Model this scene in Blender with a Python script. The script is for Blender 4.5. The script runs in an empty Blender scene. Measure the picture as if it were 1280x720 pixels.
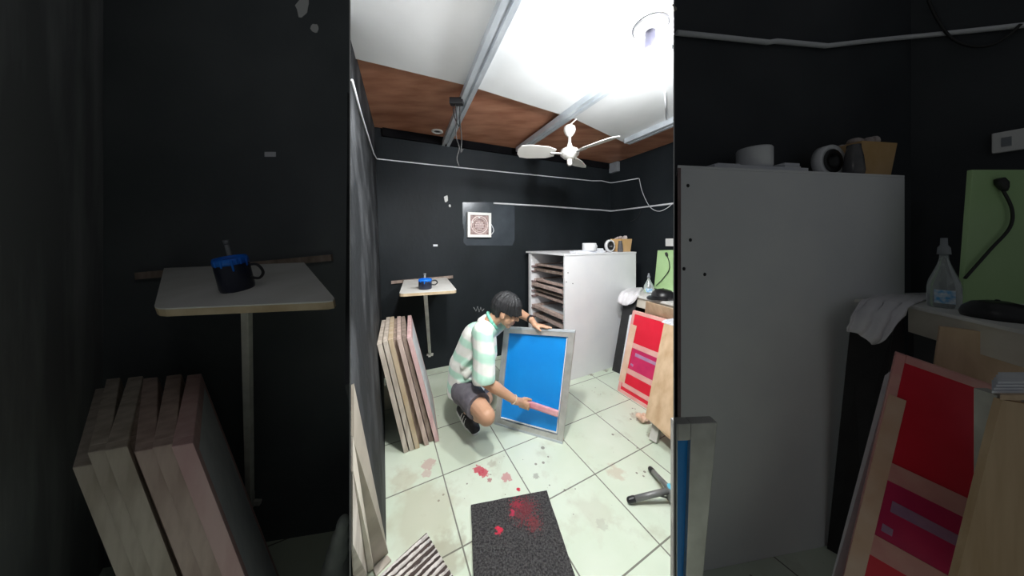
import bpy, bmesh, math, random
from mathutils import Vector, Matrix, Quaternion
random.seed(7)
SC = bpy.context.scene
COL = SC.collection
V = Vector
F0, H0, EYE = 325.0, 300.0, 1.40      # focal length in px, horizon row, eye height


def P(px, py, Y):
    """point seen at (px,py) at distance Y"""
    return V(((px - 640) / F0 * Y, Y, EYE - (py - H0) / F0 * Y))


def Zp(px, py, z):
    """point seen at (px,py) at height z"""
    return P(px, py, (EYE - z) * F0 / (py - H0))


def Fl(px, py):
    return Zp(px, py, 0.0)


# ------------------------------------------------------------------ materials
def mat(name, c1, c2=None, rough=0.6, scale=8.0, metal=0.0, bump=0.0, stretch=(1, 1, 1),
        lo=0.35, hi=0.65, detail=5.0, spec=0.5, bscale=None, trans=0.0, alpha=1.0):
    m = bpy.data.materials.new(name)
    m.use_nodes = True
    nt = m.node_tree
    b = nt.nodes['Principled BSDF']
    b.inputs['Roughness'].default_value = rough
    b.inputs['Metallic'].default_value = metal
    b.inputs['Specular IOR Level'].default_value = spec
    b.inputs['Transmission Weight'].default_value = trans
    b.inputs['Alpha'].default_value = alpha
    tc = nt.nodes.new('ShaderNodeTexCoord')
    mp = nt.nodes.new('ShaderNodeMapping')
    mp.inputs['Scale'].default_value = stretch
    nt.links.new(tc.outputs['Object'], mp.inputs['Vector'])
    no = nt.nodes.new('ShaderNodeTexNoise')
    no.inputs['Scale'].default_value = scale
    no.inputs['Detail'].default_value = detail
    nt.links.new(mp.outputs[0], no.inputs['Vector'])
    cr = nt.nodes.new('ShaderNodeValToRGB')
    cr.color_ramp.elements[0].position = lo
    cr.color_ramp.elements[1].position = hi
    cr.color_ramp.elements[0].color = (*c1, 1)
    cr.color_ramp.elements[1].color = (*(c2 or c1), 1)
    nt.links.new(no.outputs['Fac'], cr.inputs['Fac'])
    nt.links.new(cr.outputs[0], b.inputs['Base Color'])
    if bump:
        n2 = no
        if bscale:
            n2 = nt.nodes.new('ShaderNodeTexNoise')
            n2.inputs['Scale'].default_value = bscale
            nt.links.new(mp.outputs[0], n2.inputs['Vector'])
        bp = nt.nodes.new('ShaderNodeBump')
        bp.inputs['Strength'].default_value = bump
        bp.inputs['Distance'].default_value = 0.01
        nt.links.new(n2.outputs['Fac'], bp.inputs['Height'])
        nt.links.new(bp.outputs[0], b.inputs['Normal'])
    m['ramp'] = cr.name
    return m


def N(nt, t, **kw):
    n = nt.nodes.new(t)
    for k, v in kw.items():
        setattr(n, k, v)
    return n


def mix_over(nt, base, col, fac):
    mx = N(nt, 'ShaderNodeMix', data_type='RGBA')
    nt.links.new(fac, mx.inputs[0])
    nt.links.new(base, mx.inputs[6])
    mx.inputs[7].default_value = (*col, 1)
    return mx.outputs[2]


def blob_fac(nt, vec, centre, r, wob=0.6, nscale=40.0, soft=0.25):
    d = N(nt, 'ShaderNodeVectorMath', operation='DISTANCE')
    nt.links.new(vec, d.inputs[0])
    d.inputs[1].default_value = centre
    no = N(nt, 'ShaderNodeTexNoise')
    no.inputs['Scale'].default_value = nscale
    no.inputs['Detail'].default_value = 3
    nt.links.new(vec, no.inputs['Vector'])
    ml = N(nt, 'ShaderNodeMath', operation='MULTIPLY_ADD')
    nt.links.new(no.outputs['Fac'], ml.inputs[0])
    ml.inputs[1].default_value = r * wob * 2.6
    ml.inputs[2].default_value = -r * wob * 1.3
    ad = N(nt, 'ShaderNodeMath', operation='ADD')
    nt.links.new(d.outputs['Value'], ad.inputs[0])
    nt.links.new(ml.outputs[0], ad.inputs[1])
    mr = N(nt, 'ShaderNodeMapRange')
    mr.inputs['From Min'].default_value = r
    mr.inputs['From Max'].default_value = r * (1 - soft)
    nt.links.new(ad.outputs[0], mr.inputs['Value'])
    return mr.outputs[0]


def scaled(nt, fac, k):
    m = N(nt, 'ShaderNodeMath', operation='MULTIPLY')
    nt.links.new(fac, m.inputs[0])
    m.inputs[1].default_value = k
    return m.outputs[0]


M = {}
M['black_wall'] = mat('black_wall_paint', (.0100, .0130, .0155), (.020, .0255, .030), .6, 2.2, spec=.2, bump=.15, stretch=(1, 1, .5), bscale=30, lo=.3, hi=.75)
M['left_wall'] = mat('scuffed_black_paint', (.015, .017, .019), (.095, .10, .108), .7, 4.5, spec=.2, bump=.2, stretch=(1, 1, .75), bscale=30, lo=.46, hi=.80)
M['booth_wall'] = mat('dim_black_wall_paint', (.085, .098, .105), (.13, .142, .15), .7, 1.6, bump=.1, bscale=30)  # black wall paint, lightened in the colour to offset weak booth light
M['booth_wall_dark'] = mat('deep_black_wall_paint', (.026, .030, .036), (.045, .050, .056), .7, 1.6, bump=.1, bscale=30)  # the same wall paint, darkened in the colour for the right booth's shade
M['booth_side'] = mat('scuffed_dark_wall', (.24, .245, .25), (.66, .67, .68), .7, 3.0, stretch=(2, 2, .3), lo=.45, hi=.85)
M['partition'] = mat('grey_partition_board', (.42, .42, .43), (.48, .48, .49), .8)  # unseen boards, grey so that they bounce light into the booth
M['panel_black'] = mat('matt_black_board', (.018, .018, .02), (.028, .028, .03), .8)
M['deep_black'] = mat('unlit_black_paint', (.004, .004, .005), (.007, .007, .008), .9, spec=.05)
M['white_ceiling'] = mat('white_ceiling_board', (.76, .77, .77), (.69, .70, .70), .7, 2.5, bump=.04)
M['plywood_ceiling'] = mat('stained_plywood', (.32, .125, .068), (.50, .25, .155), .42, 3.0, stretch=(1, 3, 1), bump=.05)
M['galv'] = mat('galvanised_steel', (.46, .50, .54), (.60, .64, .68), .45, 6, metal=.3)
M['cab_white'] = mat('white_laminate', (.80, .81, .84), (.87, .87, .885), .5, 3.5, lo=.3, hi=.7)
M['cab_inner'] = mat('stained_inner_board', (.16, .10, .10), (.30, .22, .22), .7, 5)
M['table_white'] = mat('off_white_top', (.68, .67, .63), (.78, .77, .74), .5, 6)
M['raw_edge'] = mat('raw_wood_edge', (.48, .36, .22), (.62, .5, .34), .7, 12)
M['leg_paint'] = mat('pale_painted_wood', (.50, .49, .45), (.66, .65, .6), .6, 12)
M['frame_wood'] = mat('pinkish_frame_wood', (.42, .31, .27), (.60, .47, .42), .7, 9, bump=.15, stretch=(3, 3, .6))
M['frame_wood_b'] = mat('grey_frame_wood', (.40, .34, .28), (.60, .53, .46), .7, 9, bump=.15, stretch=(3, 3, .6))
M['frame_wood_c'] = mat('ochre_frame_wood', (.44, .33, .20), (.56, .46, .34), .7, 7, bump=.15, stretch=(3, 3, .6))
M['frame_wood_d'] = mat('dark_frame_wood', (.20, .15, .12), (.36, .28, .24), .7, 9, bump=.15, stretch=(3, 3, .6))
M['frame_wood_e'] = mat('pink_stained_frame_wood', (.58, .36, .36), (.68, .48, .47), .7, 8, bump=.15, stretch=(3, 3, .6))
M['mesh_grey'] = mat('pale_screen_mesh', (.68, .71, .74), (.76, .78, .80), .5, 20)
M['alu'] = mat('dull_aluminium', (.50, .49, .47), (.62, .61, .59), .42, 14, metal=.55)
M['blue_mesh'] = mat('bright_blue_screen_mesh', (.002, .25, .74), (.003, .285, .79), .45, 3)
M['red_mesh'] = mat('red_screen_mesh', (.70, .012, .035), (.78, .02, .05), .4, 5)
M['pink_mesh'] = mat('magenta_stained_mesh', (.55, .02, .11), (.66, .035, .13), .4, 9)
M['tape'] = mat('tan_masking_tape', (.72, .46, .32), (.80, .58, .46), .6, 10)
M['pink_tape'] = mat('pink_stained_tape', (.72, .32, .30), (.80, .45, .40), .6, 10)
M['grey_smear'] = mat('grey_stencil_smear', (.36, .20, .36), (.46, .26, .40), .6, 18)
M['kraft'] = mat('brown_plywood_sheet', (.50, .33, .19), (.66, .48, .31), .65, 4, stretch=(4, 4, .5), bump=.08)
M['wood_lt'] = mat('light_wood', (.55, .38, .24), (.68, .50, .34), .6, 5, stretch=(4, 4, .6))
M['cream'] = mat('cream_painted_board', (.62, .56, .46), (.74, .69, .60), .6, 5)
M['cream_jamb'] = mat('worn_cream_board', (.34, .30, .24), (.48, .43, .36), .6, 5)
M['cream_dirty'] = mat('dirty_cream_board', (.34, .29, .24), (.66, .61, .54), .7, 5)
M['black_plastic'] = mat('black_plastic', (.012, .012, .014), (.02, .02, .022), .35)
M['blue_paint'] = mat('wet_blue_ink', (.004, .13, .70), (.01, .20, .80), .25)
M['dark_pot'] = mat('dark_navy_pot', (.012, .016, .03), (.02, .025, .05), .3)
M['white_plastic'] = mat('white_plastic', (.82, .82, .80), None, .4)
M['rose_grey'] = mat('off_white_rose', (.22, .22, .215), None, .5)
M['holder_lilac'] = mat('lilac_grey_lampholder', (.035, .033, .06), None, .5)  # bluish shade on the lampholder is put into its colour
M['white_ceramic'] = mat('white_ceramic', (.80, .81, .83), None, .35)
M['cable_white'] = mat('white_cable', (.78, .79, .82), None, .5)
M['cable_black'] = mat('black_cable', (.02, .02, .02), None, .5)
M['green_board'] = mat('pale_green_board', (.42, .64, .30), (.48, .69, .36), .5, 3)
M['cloth_white'] = mat('white_cloth', (.76, .74, .77), (.82, .80, .82), .9, 12, bump=.2)
M['cloth_grey'] = mat('grey_sack_cloth', (.40, .45, .42), (.52, .55, .52), .9, 12, bump=.2)
M['paper'] = mat('white_paper', (.80, .81, .84), (.72, .74, .80), .7, 20)
M['tan_pot'] = mat('tan_card_pot', (.62, .38, .16), (.70, .46, .23), .6, 8)
M['grey_tissue'] = mat('crumpled_grey_tissue', (.42, .35, .34), (.58, .52, .50), .9, 14)
M['glass_dark'] = mat('dark_glass', (.08, .08, .09), (.16, .15, .15), .15)
M['bottle'] = mat('clear_bottle_plastic', (.80, .86, .86), None, .12, trans=.75)
M['label_blue'] = mat('blue_bottle_label', (.10, .42, .75), (.85, .88, .9), .5, 60)
M['skin'] = mat('skin', (.54, .30, .185), (.61, .355, .235), .5, 7)
M['hair'] = mat('black_hair', (.010, .010, .012), (.03, .032, .035), .6, 40, stretch=(3, 3, 1), bump=.5, lo=.35, hi=.8)
M['lip'] = mat('lip', (.42, .15, .12), None, .4)
M['eye'] = mat('eye', (.03, .02, .015), None, .2)
M['shorts'] = mat('charcoal_shorts', (.12, .112, .135), (.165, .155, .18), .85, 25, bump=.2)
M['shoe_black'] = mat('black_canvas', (.018, .018, .02), (.035, .035, .037), .7, 30)
M['shoe_white'] = mat('white_rubber', (.75, .75, .73), None, .5)
M['squeegee'] = mat('pink_stained_squeegee', (.62, .20, .26), (.76, .42, .44), .5, 9)
M['tube_grey'] = mat('dark_grey_tube', (.17, .172, .168), (.23, .235, .23), .4, 10, metal=.3)
M['blue_clip'] = mat('pale_blue_clip', (.12, .50, .66), None, .4)
M['emblem'] = mat('rose_brown_print', (.20, .12, .11), (.46, .34, .32), .5, 45)
M['emblem_lt'] = mat('pale_rose_print', (.86, .74, .73), (.70, .56, .55), .5, 60)
M['sheet'] = mat('glossy_dark_sheet', (.045, .055, .065), (.07, .082, .095), .22, 3)
M['peel'] = mat('bare_plaster', (.70, .71, .70), None, .8)
M['fan_white'] = mat('white_fan_enamel', (.82, .80, .76), None, .4)
M['grey_box'] = mat('grey_junction_box', (.24, .26, .28), (.30, .32, .34), .5, 10)
M['bracelet'] = mat('pale_bracelet', (.75, .60, .42), None, .4)

# shirt: soft mint and white bands
m = mat('mint_striped_shirt', (.84, .86, .80), (.89, .90, .86), .85, 20, bump=.12, bscale=14)
nt = m.node_tree
geo = N(nt, 'ShaderNodeTexCoord')
sp = N(nt, 'ShaderNodeSeparateXYZ')
nt.links.new(geo.outputs['Object'], sp.inputs[0])
a = N(nt, 'ShaderNodeMath', operation='MULTIPLY_ADD')      # bands run across the spine, which leans forward
nt.links.new(sp.outputs['X'], a.inputs[0]); a.inputs[1].default_value = .32
nt.links.new(sp.outputs['Z'], a.inputs[2])
nz = N(nt, 'ShaderNodeTexNoise'); nz.inputs['Scale'].default_value = 9
nt.links.new(geo.outputs['Object'], nz.inputs['Vector'])
a2 = N(nt, 'ShaderNodeMath', operation='MULTIPLY_ADD')
nt.links.new(nz.outputs['Fac'], a2.inputs[0]); a2.inputs[1].default_value = .045
nt.links.new(a.outputs[0], a2.inputs[2])
s = N(nt, 'ShaderNodeMath', operation='MULTIPLY'); nt.links.new(a2.outputs[0], s.inputs[0]); s.inputs[1].default_value = 2 * math.pi / .125
sn = N(nt, 'ShaderNodeMath', operation='SINE'); nt.links.new(s.outputs[0], sn.inputs[0])
mr = N(nt, 'ShaderNodeMapRange'); mr.inputs['From Min'].default_value = -.1; mr.inputs['From Max'].default_value = .6
nt.links.new(sn.outputs[0], mr.inputs['Value'])
b = nt.nodes['Principled BSDF']
base = nt.nodes[m['ramp']].outputs[0]
nt.links.new(mix_over(nt, base, (.54, .82, .68), mr.outputs[0]), b.inputs['Base Color'])
M['shirt'] = m
M['shirt_trim'] = mat('mint_collar', (.22, .62, .48), None, .8)

# tiled floor
m = mat('green_white_floor_tiles', (.60, .69, .55), (.70, .77, .65), .38, 2.6, lo=.3, hi=.7)
nt = m.node_tree
b = nt.nodes['Principled BSDF']
tc = N(nt, 'ShaderNodeTexCoord')
vec = tc.outputs['Object']
col = nt.nodes[m['ramp']].outputs[0]
# worn brownish dirt
no = N(nt, 'ShaderNodeTexNoise'); no.inputs['Scale'].default_value = 4.5; no.inputs['Detail'].default_value = 10; no.inputs['Roughness'].default_value = .65
nt.links.new(vec, no.inputs['Vector'])
mr = N(nt, 'ShaderNodeMapRange'); mr.inputs['From Min'].default_value = .56; mr.inputs['From Max'].default_value = .80; mr.inputs['To Max'].default_value = .55
nt.links.new(no.outputs['Fac'], mr.inputs['Value'])
col = mix_over(nt, col, (.36, .31, .22), mr.outputs[0])
# small dark specks
vo = N(nt, 'ShaderNodeTexVoronoi'); vo.inputs['Scale'].default_value = 17
nt.links.new(vec, vo.inputs['Vector'])
n3 = N(nt, 'ShaderNodeTexNoise'); n3.inputs['Scale'].default_value = 2.3
nt.links.new(vec, n3.inputs['Vector'])
tr = N(nt, 'ShaderNodeMapRange'); tr.inputs['From Min'].default_value = .50; tr.inputs['From Max'].default_value = .78
tr.inputs['To Min'].default_value = 0.0; tr.inputs['To Max'].default_value = .26
nt.links.new(n3.outputs['Fac'], tr.inputs['Value'])
lt = N(nt, 'ShaderNodeMath', operation='LESS_THAN')
nt.links.new(vo.outputs['Distance'], lt.inputs[0]); nt.links.new(tr.outputs[0], lt.inputs[1])
col = mix_over(nt, col, (.16, .14, .11), scaled(nt, lt.outputs[0], .75))
FLOOR_O = V((-.4095, 1.5476, 0))
ANG = math.radians(27)


def to_floor(p):
    d = p - FLOOR_O
    return (d.x * math.cos(ANG) + d.y * math.sin(ANG), -d.x * math.sin(ANG) + d.y * math.cos(ANG), 0)


for (px, py, r, c, k) in [(536, 580, .045, (.52, .26, .26), .55), (533, 592, .03, (.52, .26, .26), .45),
                          (598, 587, .034, (.55, .06, .10), .9), (605, 591, .03, (.55, .06, .10), .9),
                          (633, 597, .03, (.52, .16, .18), .7), (648, 612, .012, (.6, .02, .05), 1),
                          (615, 580, .03, (.40, .38, .30), .5), (770, 590, .06, (.52, .38, .28), .45),
                          (530, 640, .20, (.42, .36, .24), .38), (560, 690, .10, (.33, .28, .20), .55), (505, 600, .10, (.50, .44, .32), .4),
                          (738, 468, .03, (.2, .17, .12), .6), (757, 463, .03, (.2, .17, .12), .6), (818, 545, .05, (.22, .18, .12), .5), (795, 520, .05, (.4, .35, .26), .5), (670, 595, .02, (.2, .18, .15), .5), (612, 600, .015, (.35, .05, .07), .7), (740, 640, .12, (.48, .45, .36), .3), (752, 655, .03, (.30, .28, .24), .25)]:
    f = blob_fac(nt, vec, to_floor(Fl(px, py)), r, .75, 1.6 / r, .5 if r > .05 else .25)
    col = mix_over(nt, col, c, scaled(nt, f, k))
br = N(nt, 'ShaderNodeTexBrick')
br.offset = 0.0; br.squash = 1.0
br.inputs['Scale'].default_value = 1.0
br.inputs['Mortar Size'].default_value = .0038
br.inputs['Mortar Smooth'].default_value = .2
br.inputs['Brick Width'].default_value = .405
br.inputs['Row Height'].default_value = .405
nt.links.new(vec, br.inputs['Vector'])
col = mix_over(nt, col, (.10, .095, .075), scaled(nt, br.outputs['Fac'], .85))
nt.links.new(col, b.inputs['Base Color'])
M['floor'] = m

# black door mat with red ink
m = mat('black_bristle_mat', (.012, .012, .013), (.085, .082, .082), .95, 130, bump=.9, bscale=160)
nt = m.node_tree; b = nt.nodes['Principled BSDF']
tc = N(nt, 'ShaderNodeTexCoord'); vec = tc.outputs['Object']
col = nt.nodes[m['ramp']].outputs[0]
M['mat_black'] = m
MAT_C = (Fl(589, 634) + Fl(683, 616)) / 2 + V((.06, -.25, 0))
for (px, py, r, c, k) in [(655, 637, .075, (.24, .02, .035), .55), (646, 630, .03, (.4, .02, .05), .6), (624, 663, .02, (.65, .03, .07), 1), (640, 641, .018, (.5, .03, .08), .9), (668, 655, .04, (.25, .03, .04), .5)]:
    q = Zp(px, py, .014) - V((MAT_C.x, MAT_C.y, 0))
    f = blob_fac(nt, vec, q, r, 1.15, 120 if r > .025 else 55, .5)
    col = mix_over(nt, col, c, scaled(nt, f, k))
nt.links.new(col, b.inputs['Base Color'])

# striped rag rug
m = mat('striped_rag_rug', (.62, .58, .55), (.78, .74, .70), .95, 40, bump=.6, bscale=90)
nt = m.node_tree; b = nt.nodes['Principled BSDF']
tc = N(nt, 'ShaderNodeTexCoord')
sp = N(nt, 'ShaderNodeSeparateXYZ'); nt.links.new(tc.outputs['Object'], sp.inputs[0])
RUG_S = V((.142, -.14, 0)).normalized()
a = N(nt, 'ShaderNodeMath', operation='MULTIPLY'); nt.links.new(sp.outputs['X'], a.inputs[0]); a.inputs[1].default_value = RUG_S.x
a2 = N(nt, 'ShaderNodeMath', operation='MULTIPLY_ADD'); nt.links.new(sp.outputs['Y'], a2.inputs[0]); a2.inputs[1].default_value = RUG_S.y
nt.links.new(a.outputs[0], a2.inputs[2])
nz = N(nt, 'ShaderNodeTexNoise'); nz.inputs['Scale'].default_value = 40; nt.links.new(tc.outputs['Object'], nz.inputs['Vector'])
a3 = N(nt, 'ShaderNodeMath', operation='MULTIPLY_ADD'); nt.links.new(nz.outputs['Fac'], a3.inputs[0]); a3.inputs[1].default_value = .012; nt.links.new(a2.outputs[0], a3.inputs[2])
s = N(nt, 'ShaderNodeMath', operation='MULTIPLY'); nt.links.new(a3.outputs[0], s.inputs[0]); s.inputs[1].default_value = 2 * math.pi / .0255
sn = N(nt, 'ShaderNodeMath', operation='SINE'); nt.links.new(s.outputs[0], sn.inputs[0])
mr = N(nt, 'ShaderNodeMapRange'); mr.inputs['From Min'].default_value = -.25; mr.inputs['From Max'].default_value = .15
nt.links.new(sn.outputs[0], mr.inputs['Value'])
col = mix_over(nt, nt.nodes[m['ramp']].outputs[0], (.07, .05, .045), mr.outputs[0])
nt.links.new(col, b.inputs['Base Color'])
M['rug'] = m

m = bpy.data.materials.new('glowing_bulb'); m.use_nodes = True
b = m.node_tree.nodes['Principled BSDF']
b.inputs['Base Color'].default_value = (.9, .9, .9, 1)
b.inputs['Emission Color'].default_value = (.95, .98, 1, 1)
b.inputs['Emission Strength'].default_value = 320
M['bulb'] = m


# ------------------------------------------------------------------ geometry helpers
def BM():
    return bmesh.new()


def prism(bm, pts, th):
    """closed slab from a polygon pushed along th"""
    th = V(th)
    a = [bm.verts.new(V(p)) for p in pts]
    c = [bm.verts.new(V(p) + th) for p in pts]
    n = len(a)
    bm.faces.new(a); bm.faces.new(c[::-1])
    for i in range(n):
        bm.faces.new((a[i], c[i], c[(i + 1) % n], a[(i + 1) % n]))
    return bm


def boxa(bm, o, ax, ay, az):
    o, ax, ay, az = V(o), V(ax), V(ay), V(az)
    return prism(bm, [o, o + ax, o + ax + ay, o + ay], az)


def bar(bm, p, q, w, h, up=(0, 0, 1)):
    """square bar from p to q, centred"""
    p, q = V(p), V(q)
    d = (q - p).normalized()
    s = d.cross(V(up))
    if s.length < 1e-4:
        s = d.cross(V((1, 0, 0)))
    s.normalize()
    u = s.cross(d).normalized()
    o = p - s * w / 2 - u * h / 2
    return boxa(bm, o, s * w, u * h, q - p)


def frame_of(d):
    d = d.normalized()
    r = V((0, 0, 1)) if abs(d.z) < .9 else V((1, 0, 0))
    s = d.cross(r).normalized()
    return s, d.cross(s).normalized()


def tube(bm, pts, r, seg=10, smooth=True):
    pts = [V(p) for p in pts]
    rings = []
    s = None
    for i, p in enumerate(pts):
        d = (pts[min(i + 1, len(pts) - 1)] - pts[max(i - 1, 0)])
        if s is None:
            s, t = frame_of(d)
        else:
            dn = d.normalized()
            s = (s - dn * s.dot(dn)).normalized(); t = dn.cross(s)
        rr = r[i] if isinstance(r, (list, tuple)) else r
        rings.append([bm.verts.new(p + (s * math.cos(k * 2 * math.pi / seg) + t * math.sin(k * 2 * math.pi / seg)) * rr) for k in range(seg)])
    for a, c in zip(rings, rings[1:]):
        for k in range(seg):
            f = bm.faces.new((a[k], a[(k + 1) % seg], c[(k + 1) % seg], c[k])); f.smooth = smooth
    bm.faces.new(rings[0][::-1]); bm.faces.new(rings[-1])
    return bm


def curve_pts(pts, n=6):
    """Catmull-Rom through pts"""
    pts = [V(p) for p in pts]
    q = [pts[0]] + pts + [pts[-1]]
    out = []
    for i in range(1, len(q) - 2):
        for k in range(n):
            t = k / n
            a, b_, c, d = q[i - 1], q[i], q[i + 1], q[i + 2]
            out.append(.5 * (2 * b_ + (c - a) * t + (2 * a - 5 * b_ + 4 * c - d) * t * t + (3 * b_ - a - 3 * c + d) * t ** 3))
    out.append(pts[-1])
    return out


def lathe(bm, prof, base, axis=(0, 0, 1), seg=28, smooth=True):
    """profile = [(r, h)] turned round an axis through base"""
    base, axis = V(base), V(axis).normalized()
    s, t = frame_of(axis)
    rings = []
    for r, h in prof:
        c = base + axis * h
        if r < 1e-5:
            rings.append([bm.verts.new(c)])
        else:
            rings.append([bm.verts.new(c + (s * math.cos(k * 2 * math.pi / seg) + t * math.sin(k * 2 * math.pi / seg)) * r) for k in range(seg)])
    for a, c in zip(rings, rings[1:]):
        for k in range(seg):
            k2 = (k + 1) % seg
            if len(a) == 1 and len(c) == 1:
                continue
            if len(a) == 1:
                f = bm.faces.new((a[0], c[k2], c[k]))
            elif len(c) == 1:
                f = bm.faces.new((a[k], a[k2], c[0]))
            else:
                f = bm.faces.new((a[k], a[k2], c[k2], c[k]))
            f.smooth = smooth
    for rg in (rings[0], rings[-1]):
        if len(rg) > 1:
            bm.faces.new(rg)
    return bm


def ell(bm, c, rad, R=None, seg=20, rings=14):
    mtx = Matrix.Translation(V(c)) @ (R.to_4x4() if R else Matrix.Identity(4)) @ Matrix.Diagonal((*rad, 1))
    bmesh.ops.create_uvsphere(bm, u_segments=seg, v_segments=rings, radius=1, matrix=mtx)
    return bm


def cap(bm, p, q, r0, r1, seg=14):
    """tapered round-ended limb"""
    p, q = V(p), V(q)
    L = (q - p).length
    if L < 1e-5:
        return ell(bm, p, (r0, r0, r0))
    prof = []
    for k in range(6):
        t = math.pi / 2 * (k / 6)
        prof.append((r0 * math.sin(t), -r0 * math.cos(t)))
    for k in range(7):
        t = math.pi / 2 * (k / 6)
        prof.append((r1 * math.cos(t), L + r1 * math.sin(t)))
    return lathe(bm, prof, p, q - p, seg)


def chain(bm, pts, rs):
    for i in range(len(pts) - 1):
        cap(bm, pts[i], pts[i + 1], rs[i], rs[i + 1])


def remesh(bm, voxel, smooth=4, fac=.5):
    bmesh.ops.recalc_face_normals(bm, faces=bm.faces)
    me = bpy.data.meshes.new('tmp'); bm.to_mesh(me); bm.free()
    o = bpy.data.objects.new('tmp', me); COL.objects.link(o)
    md = o.modifiers.new('r', 'REMESH'); md.mode = 'VOXEL'; md.voxel_size = voxel
    if smooth:
        sm = o.modifiers.new('s', 'SMOOTH'); sm.iterations = smooth; sm.factor = fac
    dg = bpy.context.evaluated_depsgraph_get()
    ev = o.evaluated_get(dg)
    me2 = bpy.data.meshes.new_from_object(ev)
    bpy.data.objects.remove(o)
    out = bmesh.new(); out.from_mesh(me2); bpy.data.meshes.remove(me2)
    for f in out.faces:
        f.smooth = True
    return out


def link(name, me, loc, parent):
    o = bpy.data.objects.new(name, me)
    COL.objects.link(o)
    if parent:
        o.parent = parent
        w = V((0, 0, 0)); q = parent
        while q:
            w += q.location; q = q.parent
        o.location = V(loc) - w
    else:
        o.location = loc
    return o


def obj(name, bm, m, parent=None, bevel=0.0, origin=None, recalc=True):
    if recalc:
        bmesh.ops.recalc_face_normals(bm, faces=bm.faces)
    if bevel:
        es = [e for e in bm.edges if len(e.link_faces) == 2 and e.calc_face_angle(0) > .6]
        bmesh.ops.bevel(bm, geom=es, offset=bevel, segments=2, affect='EDGES', profile=.6)
    lo = V([min(v.co[i] for v in bm.verts) for i in range(3)])
    hi = V([max(v.co[i] for v in bm.verts) for i in range(3)])
    if origin is None:
        origin = V(((lo.x + hi.x) / 2, (lo.y + hi.y) / 2, lo.z))
    bmesh.ops.translate(bm, verts=bm.verts, vec=-V(origin))
    me = bpy.data.meshes.new(name)
    bm.to_mesh(me); bm.free()
    me.materials.append(M[m] if isinstance(m, str) else m)
    return link(name, me, origin, parent)


def tag(o, label, cat, group=None):
    o['label'] = label; o['category'] = cat
    if group:
        o['group'] = group
    return o


def thing(name, label, cat, loc, group=None):
    o = bpy.data.objects.new(name, None)
    o.empty_display_size = .05
    COL.objects.link(o); o.location = V(loc)
    return tag(o, label, cat, group)


def struct(name, bm, m, bevel=0.0, origin=None):
    o = obj(name, bm, m, None, bevel, origin)
    o['kind'] = 'structure'
    return o


def quadpt(q, u, v):
    """bilinear point on quad q = [BL, BR, TR, TL]"""
    return q[0] * (1 - u) * (1 - v) + q[1] * u * (1 - v) + q[2] * u * v + q[3] * (1 - u) * v


# ------------------------------------------------------------------ camera, world, render look
cam = bpy.data.cameras.new('camera')
co = bpy.data.objects.new('camera', cam); COL.objects.link(co)
co.location = (0, 0, EYE); co.rotation_euler = (math.radians(90), 0, 0)
cam.sensor_width = 36; cam.lens = 36 * F0 / 1280
cam.shift_y = -(360 - H0) / 1280
cam.clip_start = .01
SC.camera = co
w = bpy.data.worlds.new('world'); SC.world = w; w.use_nodes = True
w.node_tree.nodes['Background'].inputs[0].default_value = (.92, .96, 1.0, 1)
w.node_tree.nodes['Background'].inputs[1].default_value = .07
SC.view_settings.view_transform = 'Standard'
SC.view_settings.look = 'None'
SC.view_settings.exposure = 0.12
SC.view_settings.gamma = 1.0

# ------------------------------------------------------------------ the bright workshop shell
RS = .6205                                        # slope of the two baffles in plan
BL = V((-1.29, 2.638, 0)); WD = V((.9135, .407, 0)); WN = V((.407, -.9135, 0))
BR = BL + WD * 3.027
ZC = 2.53


def on_plane(px, py, p0, n):
    d = P(px, py, 1.0) - V((0, 0, EYE))
    t = (p0 - V((0, 0, EYE))).dot(n) / d.dot(n)
    return V((0, 0, EYE)) + d * t


def BWp(px, py, off=0.0):
    return on_plane(px, py, BL + WN * off, WN)


RWN = V((-.9135, -.407, 0))


def RWp(px, py, off=0.0):
    return on_plane(px, py, BR + RWN * off, RWN)


fl = BM()
boxa(fl, (-3.2, -.4, -.06), (6.4, 0, 0), (0, 5.2, 0), (0, 0, .06))
fo = struct('floor', fl, 'floor', origin=FLOOR_O)
# turn mesh so that its local axes follow the tile grid
fo.data.transform(Matrix.Rotation(-ANG, 4, 'Z')); fo.rotation_euler = (0, 0, ANG)

bm = BM(); boxa(bm, BL - WD * .25, WD * 3.6, -WN * .1, (0, 0, ZC + .12)); struct('wall_back', bm, 'black_wall')
bm = BM(); boxa(bm, BR - WN * .0, WN * 2.45, V((.0914, .0407, 0)), (0, 0, ZC + .12)); struct('wall_right', bm, 'black_wall')


def left_wall_x(Y, z):
    return .02 - .5 * Y + z / 2.23 * (-.2746 + .0734 * Y)


def left_wall_near(z):
    if z <= 1.023:
        return 1.158 + (.684 - 1.158) * z / 1.023
    k = z / 2.23
    return (.2746 * k - .02) / (RS - .5 + .0734 * k) * 1.002


def left_wall_far(z):
    lo, hi = 2.0, 3.2
    for _ in range(40):
        mid = (lo + hi) / 2
        if (V((left_wall_x(mid, z), mid, 0)) - BL).dot(WN) > 0:
            lo = mid
        else:
            hi = mid
    return lo + .03


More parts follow.
